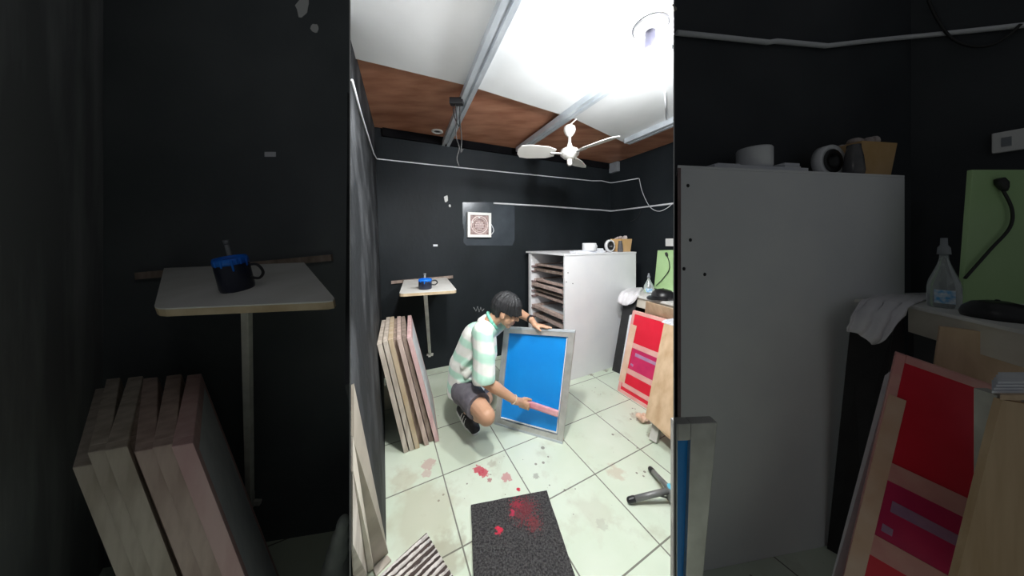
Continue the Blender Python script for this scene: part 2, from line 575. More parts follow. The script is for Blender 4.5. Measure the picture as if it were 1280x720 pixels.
bm = BM()
zs = [0, .25, .5, .75, 1.023, 1.3, 1.6, 1.9, 2.23, 2.6]
gr = []
for z in zs:
    a, c = left_wall_near(z), left_wall_far(z)
    gr.append([bm.verts.new((left_wall_x(a + (c - a) * k / 8, z), a + (c - a) * k / 8, z)) for k in range(9)])
for i in range(len(zs) - 1):
    for k in range(8):
        bm.faces.new((gr[i][k], gr[i][k + 1], gr[i + 1][k + 1], gr[i + 1][k]))
r = bmesh.ops.solidify(bm, geom=bm.faces[:], thickness=.0)
bmesh.ops.delete(bm, geom=[g for g in r['geom'] if isinstance(g, bmesh.types.BMVert)], context='VERTS')
back = bmesh.ops.extrude_face_region(bm, geom=bm.faces[:])
bmesh.ops.translate(bm, verts=[g for g in back['geom'] if isinstance(g, bmesh.types.BMVert)], vec=(-.012, -.006, 0))
struct('wall_left', bm, 'left_wall')

# added edge-on boards that keep workshop light out of the dim booths
for name, sgn, yend in (('wall_partition_left', -1, 1.262), ('wall_partition_right', 1, 1.30)):
    bm = BM()
    a, c = RS, RS + .0045
    prism(bm, [(sgn * a * .62, .62, 0), (sgn * a * yend, yend, 0), (sgn * c * yend, yend, 0), (sgn * c * .62, .62, 0)], (0, 0, 3.0))
    struct(name, bm, 'partition')

# booths
LB0, LB1 = V((-1.745, 1.11, 0)), V((RS * -1.262, 1.262, 0))
LBN = (LB1 - LB0).cross(V((0, 0, 1))).normalized()         # towards the camera
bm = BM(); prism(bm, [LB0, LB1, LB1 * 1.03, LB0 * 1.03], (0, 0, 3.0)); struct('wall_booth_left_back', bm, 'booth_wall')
bm = BM(); q = V((-1.12, .40, 0)); boxa(bm, LB0, q - LB0, V((-.03, .02, 0)), (0, 0, 3.0)); struct('wall_booth_left_side', bm, 'booth_side')
RB0 = V((RS * 1.30, 1.30, 0)); RBD = V((.99, .142, 0)).normalized(); RB1 = RB0 + RBD * 1.54
RBN = V((RBD.y, -RBD.x, 0))
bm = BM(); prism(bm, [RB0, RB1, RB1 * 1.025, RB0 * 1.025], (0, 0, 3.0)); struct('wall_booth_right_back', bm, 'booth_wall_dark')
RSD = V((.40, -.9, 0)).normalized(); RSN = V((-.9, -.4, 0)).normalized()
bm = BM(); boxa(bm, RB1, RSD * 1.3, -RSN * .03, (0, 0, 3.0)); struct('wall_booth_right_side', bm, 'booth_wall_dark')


def LBp(px, py, off=0.0):
    return on_plane(px, py, LB0 + LBN * off, LBN)


def RBp(px, py, off=0.0):
    return on_plane(px, py, RB0 + RBN * off, RBN)


def RSp(px, py, off=0.0):
    return on_plane(px, py, RB1 + RSN * off, RSN)


up_ = V((0, 0, 1))
# ceiling: brown plywood at the back, white boards in front of it and a little lower
bm = BM(); prism(bm, [(-2.2, 1.42, ZC), (-RS * 1.31, 1.31, ZC), (RS * 1.36, 1.36, ZC), (3.2, 1.85, ZC), (3.2, 4.6, ZC), (-2.2, 4.6, ZC)], (0, 0, .03)); struct('ceiling', bm, 'plywood_ceiling')
ZW = 2.49


def C(px, py, z=ZW):
    p = Zp(px, py, z); p.z = z
    return p


e0, e1, e2, e3 = C(438, 72), C(584, 107), C(716, 148), C(784, 180)
n1, n2 = V((.21, .55, ZW)), V((RS * 1.385, 1.385, ZW))
bm = BM(); prism(bm, [V((-RS * .55, .55, ZW)), n1, e1, e0 + (e0 - e1) * .0], (0, 0, .025)); struct('ceiling_board_left', bm, 'white_ceiling')
bm = BM(); prism(bm, [n1 + V((.004, 0, 0)), V((RS * .55, .55, ZW)), n2, e2, e1 + V((.004, 0, 0))], (0, 0, .025)); struct('ceiling_board_middle', bm, 'white_ceiling')
bm = BM(); prism(bm, [n2 + V((.004, 0.01, 0)), V((2.6, 1.80, ZW)), C(842, 152), e3, e2 + V((.004, 0, 0))], (0, 0, .025)); struct('ceiling_board_right', bm, 'white_ceiling')


bm = BM(); boxa(bm, BL - WD * .02 + up_ * (ZC - .085), WD * 3.0, WN * .03, up_ * .083); struct('trim_5', bm, 'deep_black')  # black strip painting the shade of the recess above the wall


def channel(name, p, q, w, h):
    """folded steel channel: web and two lips, with a groove along its face"""
    bm = BM()
    p, q = V(p), V(q)
    d = (q - p).normalized(); s = d.cross(V((0, 0, 1))).normalized(); u = V((0, 0, 1))
    prof = [(-w / 2, h), (-w / 2, 0), (-w * .12, 0), (-w * .08, .012), (w * .08, .012), (w * .12, 0), (w / 2, 0), (w / 2, h)]
    prism(bm, [p + s * a + u * b_ for a, b_ in prof], q - p)
    o = obj(name, bm, 'galv'); o['kind'] = 'structure'
    return o


ZB = 2.44
a_, b_ = C(640, 0, ZB), C(557, 183, ZB)
channel('trim_1', a_ + (a_ - b_) * .3, b_ + (b_ - a_) * .0, .082, .05)
a_, b_ = C(782, 98, ZB), C(675, 172, ZB)
channel('trim_2', a_ + (a_ - b_) * .26, b_ + (b_ - a_) * .45, .085, .05)
a_, b_ = C(844, 155, ZB), C(784, 180, ZB)
channel('trim_3', a_ + (a_ - b_) * .5, b_, .09, .05)
a_, b_ = C(842, 190, ZB), C(772, 212, ZB)
channel('trim_4', a_ + (a_ - b_) * .5, b_, .07, .05)

# pale plastered patches where the black paint has peeled
def blot(name, pts, off_n, m, label, cat='paint patch'):
    bm = BM(); prism(bm, pts, off_n)
    return tag(obj(name, bm, m), label, cat)


def ring_px(cx, cy, rx, ry, n=12, seed=1, rot=0.0):
    rnd = random.Random(seed)
    out = []
    for k in range(n):
        t = 2 * math.pi * k / n
        rr = 1 + rnd.uniform(-.22, .22)
        x, y = rx * rr * math.cos(t), ry * rr * math.sin(t)
        out.append((cx + x * math.cos(rot) - y * math.sin(rot), cy + x * math.sin(rot) + y * math.cos(rot)))
    return out


blot('paint_chip', [BWp(x, y) for x, y in ring_px(557.5, 248.5, 2.6, 4.2, 12, 3)], WN * .002, 'peel', 'larger pale peeled patch on black back wall, left of the framed sign')
blot('paint_chip', [BWp(x, y) for x, y in ring_px(562.3, 257.5, 1.5, 1.8, 10, 4)], WN * .002, 'peel', 'small round peeled patch just below the larger one on back wall')
blot('tape_scrap', [BWp(541.5, 305.5), BWp(547, 305.5), BWp(547, 308), BWp(541.5, 308)], WN * .002, 'paper', 'tiny white tape scrap on back wall above the bracket table', 'tape')
blot('paint_chip', [LBp(x, y) for x, y in ring_px(378, 9, 8, 13, 14, 3, .2)], LBN * .002, 'peel', 'large peeled patch at the top of the dim left booth wall')
blot('paint_chip', [LBp(x, y) for x, y in ring_px(394, 36, 5, 6, 12, 4)], LBN * .002, 'peel', 'small peeled patch under the large one on dim left booth wall')
blot('tape_scrap', [LBp(331, 190), LBp(345, 190), LBp(345, 196), LBp(331, 196)], LBN * .002, 'paper', 'small pale tape scrap on the dim left booth wall', 'tape')

# scratched white scribble behind the crouching person
bm = BM()
pp = [(592, 384), (595, 389), (597, 383), (599, 390), (601, 384), (603, 389), (605, 386)]
tube(bm, [BWp(x, y, .003) for x, y in pp], .0022, 6)
tag(obj('chalk_scribble', bm, 'peel'), 'white scribble scratched on black wall behind the crouching person', 'scribble')

# ------------------------------------------------------------------ ceiling lamp
lp = C(813, 33)
t = thing('ceiling_lamp', 'glowing white bulb in a lampholder on a round ceiling rose', 'lamp', lp)
bm = BM(); lathe(bm, [(.0, 0), (.078, 0), (.08, -.008), (.072, -.02), (.03, -.028), (0, -.028)], lp); obj('ceiling_rose', bm, 'rose_grey', t)
bm = BM(); tube(bm, [lp + V((math.cos(a) * .083, math.sin(a) * .083, -.004)) for a in [2 * math.pi * k / 40 for k in range(41)]], .005, 8); obj('rose_rim', bm, 'black_plastic', t)  # dark ring standing for the shadow round the rose
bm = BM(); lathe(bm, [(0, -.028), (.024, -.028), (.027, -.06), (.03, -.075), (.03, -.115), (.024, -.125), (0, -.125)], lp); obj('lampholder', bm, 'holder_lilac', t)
bm = BM()
prof = [(0, -.125), (.026, -.128), (.03, -.15)]
for k in range(1, 12):
    a = math.pi * (.18 + .82 * k / 11)
    prof.append((max(.066 * math.sin(a), 0), -.225 + .066 * math.cos(a) + .0))
prof[-1] = (0, prof[-1][1])
lathe(bm, prof, lp); obj('bulb', bm, 'bulb', t)
# a little conduit stub right of the lamp and a rusty strip at the top
bm = BM(); tube(bm, [C(831, 115, 2.47), C(833, 148, 2.47)], .006, 8)
tag(obj('conduit_stub', bm, 'cable_white'), 'short white conduit stub on the ceiling below the glowing bulb', 'conduit')
bm = BM(); bar(bm, C(822, 0, 2.485), C(842, 14, 2.485), .03, .012)
tag(obj('wooden_batten', bm, 'cream_dirty'), 'short brownish batten on the ceiling above the lamp, topmost at right', 'batten')

# unseen fill lights, added near the camera and, very dim, in the left booth
def lamp(name, loc, power, rad, col=(1, .98, .95), kind='POINT'):
    l = bpy.data.lights.new(name, kind); l.energy = power; l.shadow_soft_size = rad; l.color = col
    if kind == 'SPOT':                                    # added fill: shines down, not on the ceiling
        l.spot_size = math.radians(168); l.spot_blend = .35
    o = bpy.data.objects.new(name, l); COL.objects.link(o); o.location = loc
    return o


lamp('near_ceiling_lamp', (-.02, .84, 2.38), 128, .10, (1, .985, .955), 'SPOT')
lamp('booth_lamp', (-.30, .13, 2.2), 1.4, .08)

# ------------------------------------------------------------------ ceiling fan
fp = P(712, 150, 2.26)
fx, fy = fp.x, fp.y
zf = lambda py: EYE - (py - H0) / F0 * 2.26
t = thing('ceiling_fan', 'white three-blade ceiling fan hanging from a steel ceiling beam', 'fan', (fx, fy, zf(150)))
bm = BM(); tube(bm, curve_pts([(fx + .055, fy - .03, ZB - .001), (fx + .03, fy - .01, zf(153)), (fx, fy, zf(157))]), .006, 8); obj('hook', bm, 'fan_white', t)
bm = BM(); lathe(bm, [(0, zf(156)), (.025, zf(156.5)), (.048, zf(159)), (.052, zf(163)), (.042, zf(167)), (.022, zf(170.5)), (.012, zf(171.5)), (0, zf(171.5))], (fx, fy, 0)); obj('canopy', bm, 'fan_white', t)
bm = BM(); lathe(bm, [(0, zf(171)), (.012, zf(171)), (.013, zf(178)), (.024, zf(183)), (.03, zf(185)), (0, zf(185))], (fx, fy, 0)); obj('downrod', bm, 'fan_white', t)
bm = BM(); lathe(bm, [(0, zf(184)), (.035, zf(184.5)), (.07, zf(187)), (.083, zf(190)), (.08, zf(194)), (.05, zf(198)), (.03, zf(199)), (0, zf(199))], (fx, fy, 0)); obj('motor', bm, 'fan_white', t)
bm = BM(); lathe(bm, [(0, zf(198.5)), (.022, zf(199)), (.022, zf(205)), (.012, zf(207)), (0, zf(207))], (fx, fy, 0)); obj('switch_housing', bm, 'fan_white', t)
zb = zf(192)
for ang in (186, 306, 66):
    a = math.radians(ang)
    d = V((math.cos(a), math.sin(a), 0)); s = V((-d.y, d.x, 0)); c = V((fx, fy, zb))
    bm = BM()
    out = [(.13, -.045), (.20, -.075), (.36, -.088), (.43, -.075), (.455, -.03), (.455, .03), (.43, .075), (.36, .088), (.20, .075), (.13, .045)]
    prism(bm, [c + d * x + s * y + V((0, 0, y * .30)) for x, y in out], (0, 0, .006))
    bl = obj('blade', bm, 'fan_white', t)
    bm = BM(); bar(bm, c + d * .06 + V((0, 0, -.004)), c + d * .17 + V((0, 0, -.004)), .03, .006); obj('blade_bracket', bm, 'alu', bl)

# recessed downlight ring
dl = C(546.5, 164, ZC)
t = thing('downlight', 'small round white-rimmed downlight set in brown plywood ceiling', 'downlight', dl)
bm = BM(); lathe(bm, [(.034, .0), (.058, 0), (.060, -.006), (.05, -.012), (.036, -.010), (.034, 0)], dl, seg=32); obj('rim', bm, 'white_plastic', t)
bm = BM(); lathe(bm, [(0, -.001), (.034, -.001), (.034, -.003), (0, -.003)], dl, seg=32); obj('lens', bm, 'black_plastic', t)

# wires hanging from beam 1
c0 = C(571, 128, 2.43)
t = thing('hanging_wires', 'loose black wires hanging from a connector block on the steel beam', 'wires', c0)
bm = BM(); boxa(bm, c0 + V((-.05, -.03, -.02)), (.10, 0, 0), (0, .05, 0), (0, 0, .045)); obj('connector_block', bm, 'black_plastic', t, .004)
for k, pts in enumerate([[(569, 129), (571, 150), (570, 170), (574, 185), (571, 198), (574, 208)],
                         [(575, 130), (575, 150), (577, 175), (576, 190), (579, 186)], [(566, 128), (568, 145), (574, 158), (575, 150)]]):
    bm = BM(); tube(bm, curve_pts([P(x, y, c0.y + .02 * k) for x, y in pts]), .0045, 6); obj('wire', bm, 'cable_black', t)

# wires and conduits on the walls
def run(name, pts, r, m, label, cat, parent=None):
    bm = BM(); tube(bm, pts, r, 8)
    return tag(obj(name, bm, m), label, cat)


def LWp(px, py):
    best = None
    for i in range(200):
        Y = .7 + i * .01
        p = P(px, py, Y)
        e = abs(p.x - left_wall_x(Y, p.z) - .008)
        if best is None or e < best[0]:
            best = (e, p)
    return best[1]


run('wall_cable', [LWp(440, 100), LWp(450, 138), LWp(460, 170), LWp(467, 192), BWp(471, 198.5, .01), BWp(540, 206, .01), BWp(640, 216, .01), BWp(740, 226, .01), BWp(752, 226, .01), BWp(763, 228.5, .01), RWp(768, 228, .01), RWp(798, 223, .01)],
    .0065, 'cable_white', 'thin white cable running along the left wall and black back wall', 'cable')
run('wall_conduit', [BWp(617, 254, .014), BWp(680, 257.5, .014), BWp(740, 262, .014), BWp(750, 262.5, .014), BWp(763, 263.8, .014), RWp(768, 263.5, .014), RWp(800, 259.5, .014), RWp(848, 253.5, .014)],
    .0105, 'cable_white', 'white plastic conduit along back wall above the white cabinet', 'conduit')
run('dangling_cable', curve_pts([RWp(799, 223, .02), RWp(803, 240, .03), RWp(812, 258, .05), RWp(823, 264, .05), RWp(834, 260, .04), RWp(842, 253, .02)]),
    .004, 'cable_white', 'thin cable drooping in a loop on the right wall', 'cable')
run('dangling_cable', curve_pts([RWp(801, 262, .02), RWp(797, 272, .03), RWp(788, 277, .03)]), .003, 'cable_black', 'short dark cable curl below the conduit at right', 'cable')

# junction box in the right corner
c0 = RWp(769, 210, .002)
bm = BM(); boxa(bm, c0 + V((0, 0, -.07)) - WN * .06, WN * .15, RWN * .06, (0, 0, .14))
tag(obj('junction_box', bm, 'grey_box', None, .006), 'grey square junction box high in the right corner', 'junction box')

# ------------------------------------------------------------------ framed sign on the back wall
bm = BM()
pts = [(578, 253), (640, 253), (643, 259), (643, 300), (640, 307), (583, 307), (579, 303), (580, 290), (578, 278), (578, 266)]
prism(bm, [BWp(x, y) for x, y in pts], WN * .006)
tag(obj('plastic_sheet', bm, 'sheet'), 'dark glossy plastic sheet pinned behind the framed sign', 'sheet')
s0 = BWp(583.5, 296.5, .006); s1 = BWp(612.5, 296.5, .006)
sw = (s1 - s0).length; sh = (BWp(583.5, 265.5).z - s0.z)
t = thing('framed_sign', 'small square white-framed sign with a round rose emblem on back wall', 'sign', s0)
SU, SV = WD, V((0, 0, 1))
bm = BM(); fw = .030
for (x0, x1, z0, z1) in ((0, sw, 0, fw), (0, sw, sh - fw, sh), (0, fw, fw, sh - fw), (sw - fw, sw, fw, sh - fw)):
    boxa(bm, s0 + SU * x0 + SV * z0, SU * (x1 - x0), SV * (z1 - z0), WN * .045)
obj('frame', bm, 'white_plastic', t)
bm = BM(); boxa(bm, s0 + SU * fw + SV * fw, SU * (sw - 2 * fw), SV * (sh - 2 * fw), WN * .034); pn = obj('panel', bm, 'emblem', t)
cen = s0 + SU * sw / 2 + SV * sh / 2 + WN * .036
for nm, rad, tk in (('emblem_ring', .098, .007), ('emblem_inner_ring', .078, .003)):
    bm = BM()
    tube(bm, [cen + (SU * math.cos(a) + SV * math.sin(a)) * rad for a in [2 * math.pi * k / 48 for k in range(49)]], tk, 8)
    obj(nm, bm, 'emblem_lt', pn)
bm = BM()
for dz, wd, th in ((.045, .05, .008), (.022, .09, .012), (0.0, .105, .014), (-.024, .10, .012), (-.047, .06, .008)):
    n = max(3, int(wd / .016))
    for k in range(n):
        x = -wd / 2 + wd * k / n
        boxa(bm, cen + SU * (x + .002) + SV * (dz - th / 2), SU * (wd / n - .005), SV * th, WN * .003)
obj('lettering', bm, 'emblem_lt', pn)
for (x, z, r) in ((-.005, .088, .014), (-.088, .03, .014), (-.082, -.05, .008)):
    bm = BM()
    lathe(bm, [(0, 0), (r, 0), (r * .8, .004), (0, .005)], cen + SU * x + SV * z, WN, 12)
    obj('highlight_dot', bm, 'white_plastic', pn)
bm = BM(); tube(bm, curve_pts([BWp(612.5, 278, .03), BWp(616, 284, .02), BWp(617, 289, .015), BWp(614, 293, .02), BWp(611, 293, .025)]), .004, 8); obj('power_cord', bm, 'cable_white', t)

# ------------------------------------------------------------------ wall-mounted table (bright workshop)
def bracket_table(label, tp, thick, leg_top, leg_bot, leg_r, wn, batten, foot):
    t = thing('bracket_table', label, 'table', (tp[0] + tp[1] + tp[2] + tp[3]) / 4 - V((0, 0, thick)))
    n = (tp[1] - tp[0]).cross(tp[3] - tp[0]).normalized()
    if n.z < 0:
        n = -n
    bm = BM()                                       # rounded front corners
    def rc(c, p, q, r=.03):
        a, b_ = (p - c).normalized(), (q - c).normalized()
        return [c + a * r, c + a * r * .3 + b_ * r * .3, c + b_ * r]
    out = rc(tp[0], tp[3], tp[1]) + rc(tp[1], tp[0], tp[2]) + [tp[2], tp[3]]
    prism(bm, out, -n * .004); obj('table_top', bm, 'table_white', t)
    bm = BM(); prism(bm, [p - n * .0042 for p in out], -n * (thick - .0042)); obj('top_edge', bm, 'raw_edge', t)
    bm = BM(); bar(bm, leg_top, leg_bot, leg_r, leg_r * .8, up=wn); obj('leg', bm, 'leg_paint', t, .002)
    bm = BM()
    for a, b2 in foot:
        bar(bm, a, b2, leg_r * .9, leg_r * .6, up=wn)
    obj('foot_bracket', bm, 'leg_paint', t, .003)
    bm = BM(); bar(bm, batten[0], batten[1], .02, .03, up=(0, 0, 1)); obj('wall_batten', bm, 'frame_wood_d', t)
    return t


zt = .985
tp = [Zp(499, 367, zt), Zp(571, 362.5, zt), BWp(558, 349, .004), BWp(505, 351.5, .004)]
for p in tp:
    p.z = zt
lb = BWp(537, 441, .02)
bracket_table('small white bracket table on the black back wall holding a blue-rimmed ink pot', tp, .026, V((-.72, 2.16, zt - .027)), lb, .03, WN,
              (BWp(489, 353, .012), BWp(566, 346, .012)), [(BWp(533.5, 443, .012), BWp(541.5, 443, .012)), (BWp(537, 438, .012), BWp(537, 446, .012))])


def ink_pot(label, base, up, r, h, facing, side, stub):
    """dark round pot, rim smeared with wet blue ink, loop handle at one side"""
    t = thing('ink_pot', label, 'ink pot', base)
    bm = BM(); lathe(bm, [(0, 0), (r * .9, 0), (r * .96, .03 * h), (r, .12 * h), (r * .99, .82 * h), (r * .93, .93 * h), (r * .93, h), (r * .84, h), (r * .84, .9 * h), (0, .9 * h)], base, up); obj('pot_body', bm, 'dark_pot', t)
    bm = BM()
    lathe(bm, [(r * .80, .95 * h), (r * .84, 1.03 * h), (r * .94, 1.04 * h), (r * 1.0, .96 * h), (r * 1.01, .84 * h), (r * .97, .84 * h)], base, up)
    s, q = frame_of(V(up))
    ff = V(facing).normalized()
    sd = V(up).normalized().cross(ff)
    for a, L in ((.1, .30), (-.5, .16), (.6, .12), (1.0, .2), (-.9, .12), (.35, .1)):
        d = (ff * math.cos(a) + sd * math.sin(a))
        cap(bm, base + V(up) * (.93 * h) + d * r, base + V(up) * (.93 * h - L * h) + d * r * 1.0, r * .09, r * .06, 8)
    obj('ink_rim', bm, 'blue_paint', t)
    bm = BM(); lathe(bm, [(0, .93 * h), (r * .83, .93 * h), (r * .83, .95 * h), (0, .96 * h)], base, up); obj('ink', bm, 'blue_paint', t)
    bm = BM()
    hp = base + V(up) * (.55 * h) - ff * 0
    sv = V(side).normalized()
    tube(bm, curve_pts([hp + sv * r * .9 + V(up) * .22 * h, hp + sv * r * 1.55 + V(up) * .25 * h, hp + sv * r * 1.85, hp + sv * r * 1.5 - V(up) * .2 * h, hp + sv * r * .9 - V(up) * .15 * h]), r * .1, 8)
    obj('handle', bm, 'black_plastic', t)
    if stub:
        bm = BM(); lathe(bm, [(0, 0), (r * .16, 0), (r * .16, 1.2 * h), (0, 1.25 * h)], stub, up, 12)
        lathe(bm, [(0, 1.2 * h), (r * .2, 1.2 * h), (r * .2, 1.35 * h), (0, 1.35 * h)], stub, up, 12)
        tag(obj('marker_pen', bm, 'grey_box'), label.replace('black pot', 'pen').replace('dark', 'grey')[:0] + ('small grey pen standing behind the ink pot ' + ('on the bright bracket table' if base.x > -.82 else 'on the dim booth table')), 'pen')
    return t


pc = Zp(531.5, 361, zt)
pc.z = zt
ink_pot('dark ink pot with wet blue rim on the back wall bracket table', pc, V((0, 0, 1)), .055, .082, (.1, -1, 0), (.85, .5, 0), Zp(531, 357, zt))

# ------------------------------------------------------------------ screens: a wooden frame with a mesh in it
def screen(label, q, th, bw, fm, mm, group=None, extra=None, name='printing_screen', recess=.35, cat='printing screen', left=1.0):
    """q = front-face corners [BL, BR, TR, TL]; th = thickness vector; bw = bar width in m"""
    base = (q[0] + q[1]) / 2 + V(th) / 2
    t = thing(name, label, cat, base, group)
    W = ((q[1] - q[0]).length + (q[2] - q[3]).length) / 2
    H = ((q[3] - q[0]).length + (q[2] - q[1]).length) / 2
    u, v = bw / W, bw / H
    th = V(th)
    I = lambda a, b_: quadpt(q, a, b_)
    for nm, cs in (('side_rail', [(0, 0), (u * left, 0), (u * left, 1), (0, 1)]), ('side_rail', [(1 - u, 0), (1, 0), (1, 1), (1 - u, 1)]),
                   ('end_rail', [(u * left, 0), (1 - u, 0), (1 - u, v), (u * left, v)]), ('end_rail', [(u * left, 1 - v), (1 - u, 1 - v), (1 - u, 1), (u * left, 1)])):
        bm = BM(); prism(bm, [I(a, b_) for a, b_ in cs], th)
        obj(nm, bm, fm, t, .0025)
    bm = BM(); prism(bm, [I(a, b_) + th * recess for a, b_ in [(u * .7 * left, v * .7), (1 - u * .7, v * .7), (1 - u * .7, 1 - v * .7), (u * .7 * left, 1 - v * .7)]], th * .06)
    mesh = obj('mesh', bm, mm, t)
    return t, mesh, I


def leaning_stack(specs, labels, group, thick_dir):
    for (q, th, fm), lab in zip(specs, labels):
        screen(lab, q, th, .04, fm, 'mesh_grey', group, recess=.9, cat='printing screen')


# central stack of seven frames leaning on the left wall
U = V((.887, .462, 0)); Wd = V((-.40, .9165, 0))
names = ['leftmost grey-brown frame of the leaning screen stack, against the left wall',
         'second frame from the wall in the leaning screen stack, grey-brown',
         'third frame from the wall in the leaning screen stack, ochre edged',
         'dark recessed fourth frame in the leaning screen stack by the left wall',
         'fifth frame in the leaning screen stack, dull pink edge',
         'sixth frame in the leaning screen stack, shadowed pink edge',
         'outermost pink-edged frame of the leaning stack, pale mesh facing the person']
nb = [(505, 567), (513, 561), (519, 556.5), (522.5, 553), (529.5, 554.5), (537, 553), (547, 551)]
ntp = [(467.5, 431), (474.5, 424), (481.5, 422.5), (489, 425), (497, 423.5), (503, 421.5), (510.5, 423)]
mats = ['frame_wood_b', 'frame_wood_b', 'frame_wood_c', 'frame_wood_d', 'frame_wood', 'frame_wood_d', 'frame_wood_e']  # sixth frame's shadow is put into its darker wood
specs = []
off = 0
ref = Fl(505, 567)
us = [0, .036, .070, .100, .130, .164, .199]
for k in range(7):
    rec = [0, 0, 0, .035, 0, .02, 0][k]
    dz = [0, .012, .016, .0, .010, .016, .012][k]
    b0 = ref + U * us[k] + Wd * rec + V((0, 0, .001))
    lean = .158 + .004 * k
    t0 = ref + U * (us[k] - lean) + Wd * rec + V((0, 0, .745 + dz))
    L = .54 + [.0, .03, .01, .0, .02, -.02, .0][k] - rec
    wdir = Wd if k < 6 else V((-.362, .932, 0))
    th = U * .0285
    # face polygon lies in the plane of depth (Wd) and height
    q = [b0, b0 + wdir * L, t0 + wdir * L, t0]
    screen(names[k], q, th, .038, mats[k], 'mesh_grey', 'screens leaning in the stack by the left wall', recess=.92)

# ------------------------------------------------------------------ cream boards at the lower left
def slab_px(name, pts, th, m, label, cat, bevel=.0):
    bm = BM(); prism(bm, pts, th)
    return tag(obj(name, bm, m, None, bevel), label, cat)


def clipx(p, s=-1, mn=0.001):
    """keep a point on the workshop side of a partition"""
    lim = RS * p.y - mn
    if s < 0 and p.x < -lim:
        p.x = -lim
    if s > 0 and p.x > lim:
        p.x = lim
    return p


A0 = Fl(483.5, 693); A1 = Fl(463, 712)
slab_px('cream_board', [clipx(P(438, 481, .675)), clipx(P(438, 555, .675)), A1, A0], (.004, .006, 0), 'cream_jamb', 'cream painted board standing against the end of the left wall', 'board')
B0 = Fl(466, 711)
slab_px('cream_batten', [clipx(P(438, 545, .66)), clipx(P(438, 588, .65)), Fl(459, 716), B0], (.005, .0, 0), 'cream', 'narrow pale batten in front of the cream board at lower left', 'batten')
slab_px('grey_board', [clipx(P(438, 590, .62)), clipx(P(438, 680, .62)), clipx(Fl(442, 735)), Fl(458, 720)], (.004, .0, 0), 'cream_dirty', 'dirty greyish board nearest the camera at lower left', 'board')
bm = BM(); prism(bm, [Fl(466, 712) , Fl(484, 696), Fl(489, 702), Fl(470, 722)], (0, 0, .008))
tag(obj('threshold_strip', bm, 'cream_dirty'), 'dirty cream strip on the floor at the foot of the boards', 'strip')

# ------------------------------------------------------------------ mats
a, b2 = Fl(589, 634), Fl(683, 616)
mx = (b2 - a); my = V((mx.y, -mx.x, 0)).normalized()
bm = BM()
prism(bm, [a, b2, b2 + my * .56, a + my * .56], (0, 0, .014))
bmesh.ops.subdivide_edges(bm, edges=bm.edges[:], cuts=6, use_grid_fill=True)
rr = random.Random(3)
for v in bm.verts:
    v.co += V((rr.uniform(-.0022, .0022), rr.uniform(-.0022, .0022), 0))
tag(obj('door_mat', bm, 'mat_black', None, 0, origin=V((MAT_C.x, MAT_C.y, 0))), 'black bristle floor mat spotted with red ink in the foreground', 'mat')
a = Fl(534, 672); d1 = V((.142, -.14, 0)).normalized(); d2 = V((-.127, -.14, 0)).normalized()
bm = BM()
n = 14
for k in range(n):                                   # ribbed woven rows
    p = a + d1 * (.30 * k / n)
    tube(bm, [p + d2 * x + V((0, 0, .010)) for x in (0.0, .1, .2, .3)], .0105, 8)
tag(obj('rag_rug', bm, 'rug'), 'striped dark brown and cream rag rug at the bottom left', 'rug')

# ------------------------------------------------------------------ white cabinet with open screen rack (bright workshop)
C0 = Fl(706, 478); cu = V((.887, .462, 0)); cv = V((-.462, .887, 0))
CL, CD, CH = 1.05, .688, 1.262
t = thing('screen_cabinet', 'tall white cabinet with an open screen rack, against the back wall', 'cabinet', C0 + cu * CL / 2 + cv * CD / 2)
up = V((0, 0, 1))
wt = .022
bm = BM(); boxa(bm, C0, cu * CL, cv * wt, up * (CH - .018)); obj('side_panel', bm, 'cab_white', t, .002)
bm = BM(); boxa(bm, C0 + cv * (CD - .05), cu * CL, cv * .05, up * (CH - .018)); obj('side_panel', bm, 'cab_white', t, .002)
bm = BM(); boxa(bm, C0 + cu * (CL - wt) + cv * wt, cu * wt, cv * (CD - .05 - wt), up * (CH - .018)); obj('back_panel', bm, 'cab_inner', t)
bm = BM(); boxa(bm, C0 - cu * .012 - cv * .006 + up * (CH - .018), cu * (CL + .012), cv * (CD + .05), up * .018); obj('top_panel', bm, 'cab_white', t, .002)
bm = BM(); boxa(bm, C0 + cv * wt + up * .04, cu * (CL - wt), cv * (CD - .05 - wt), up * .02); obj('bottom_panel', bm, 'cab_inner', t)
levels = [1.100, 1.040, .920, .862, .806, .745, .600, .50, .40, .30, .20]
for z in levels:
    for side in (0, 1):
        bm = BM()
        o = C0 + cu * .01 + (cv * wt if side == 0 else cv * (CD - .05 - .03)) + up * (z - .022)
        boxa(bm, o, cu * .9, cv * .03, up * .018)
        obj('runner', bm, 'cab_inner', t)
ordn = ['topmost', 'second', 'third', 'fourth', 'fifth', 'sixth', 'seventh', 'eighth']
for k, z in enumerate(levels[:8]):
    pull = [.03, .015, .02, -.02, .02, .03, -.015, 0][k]
    th = [.02, .026, .024, .034, .02, .024, .036, .03][k]
    o = C0 + cu * (.03 + pull) + cv * (wt + .004) + up * (z - .004)
    wv, wu = CD - .05 - wt - .008, .62
    q = [o, o + cv * wv, o + cv * wv + cu * wu, o + cu * wu]
    screen('%s wooden screen from the top lying in the white cabinet rack' % ordn[k], q, up * th, .045, ['frame_wood', 'frame_wood_d'][k in (1, 4)], 'mesh_grey', 'screens stored in the cabinet rack')
# dark screws holes on the white side
for k, (px, py) in enumerate([(710, 341), (708, 352.5), (716, 354.5), (709.5, 318.5)]):
    d = V((0, 0, EYE)); n = V((cu.y, -cu.x, 0))
    p = on_plane(px, py, C0, n)
    bm = BM(); lathe(bm, [(0, 0), (.006, 0), (.004, .002), (0, .002)], p, n, 8); obj('screw_hole', bm, 'black_plastic', t)

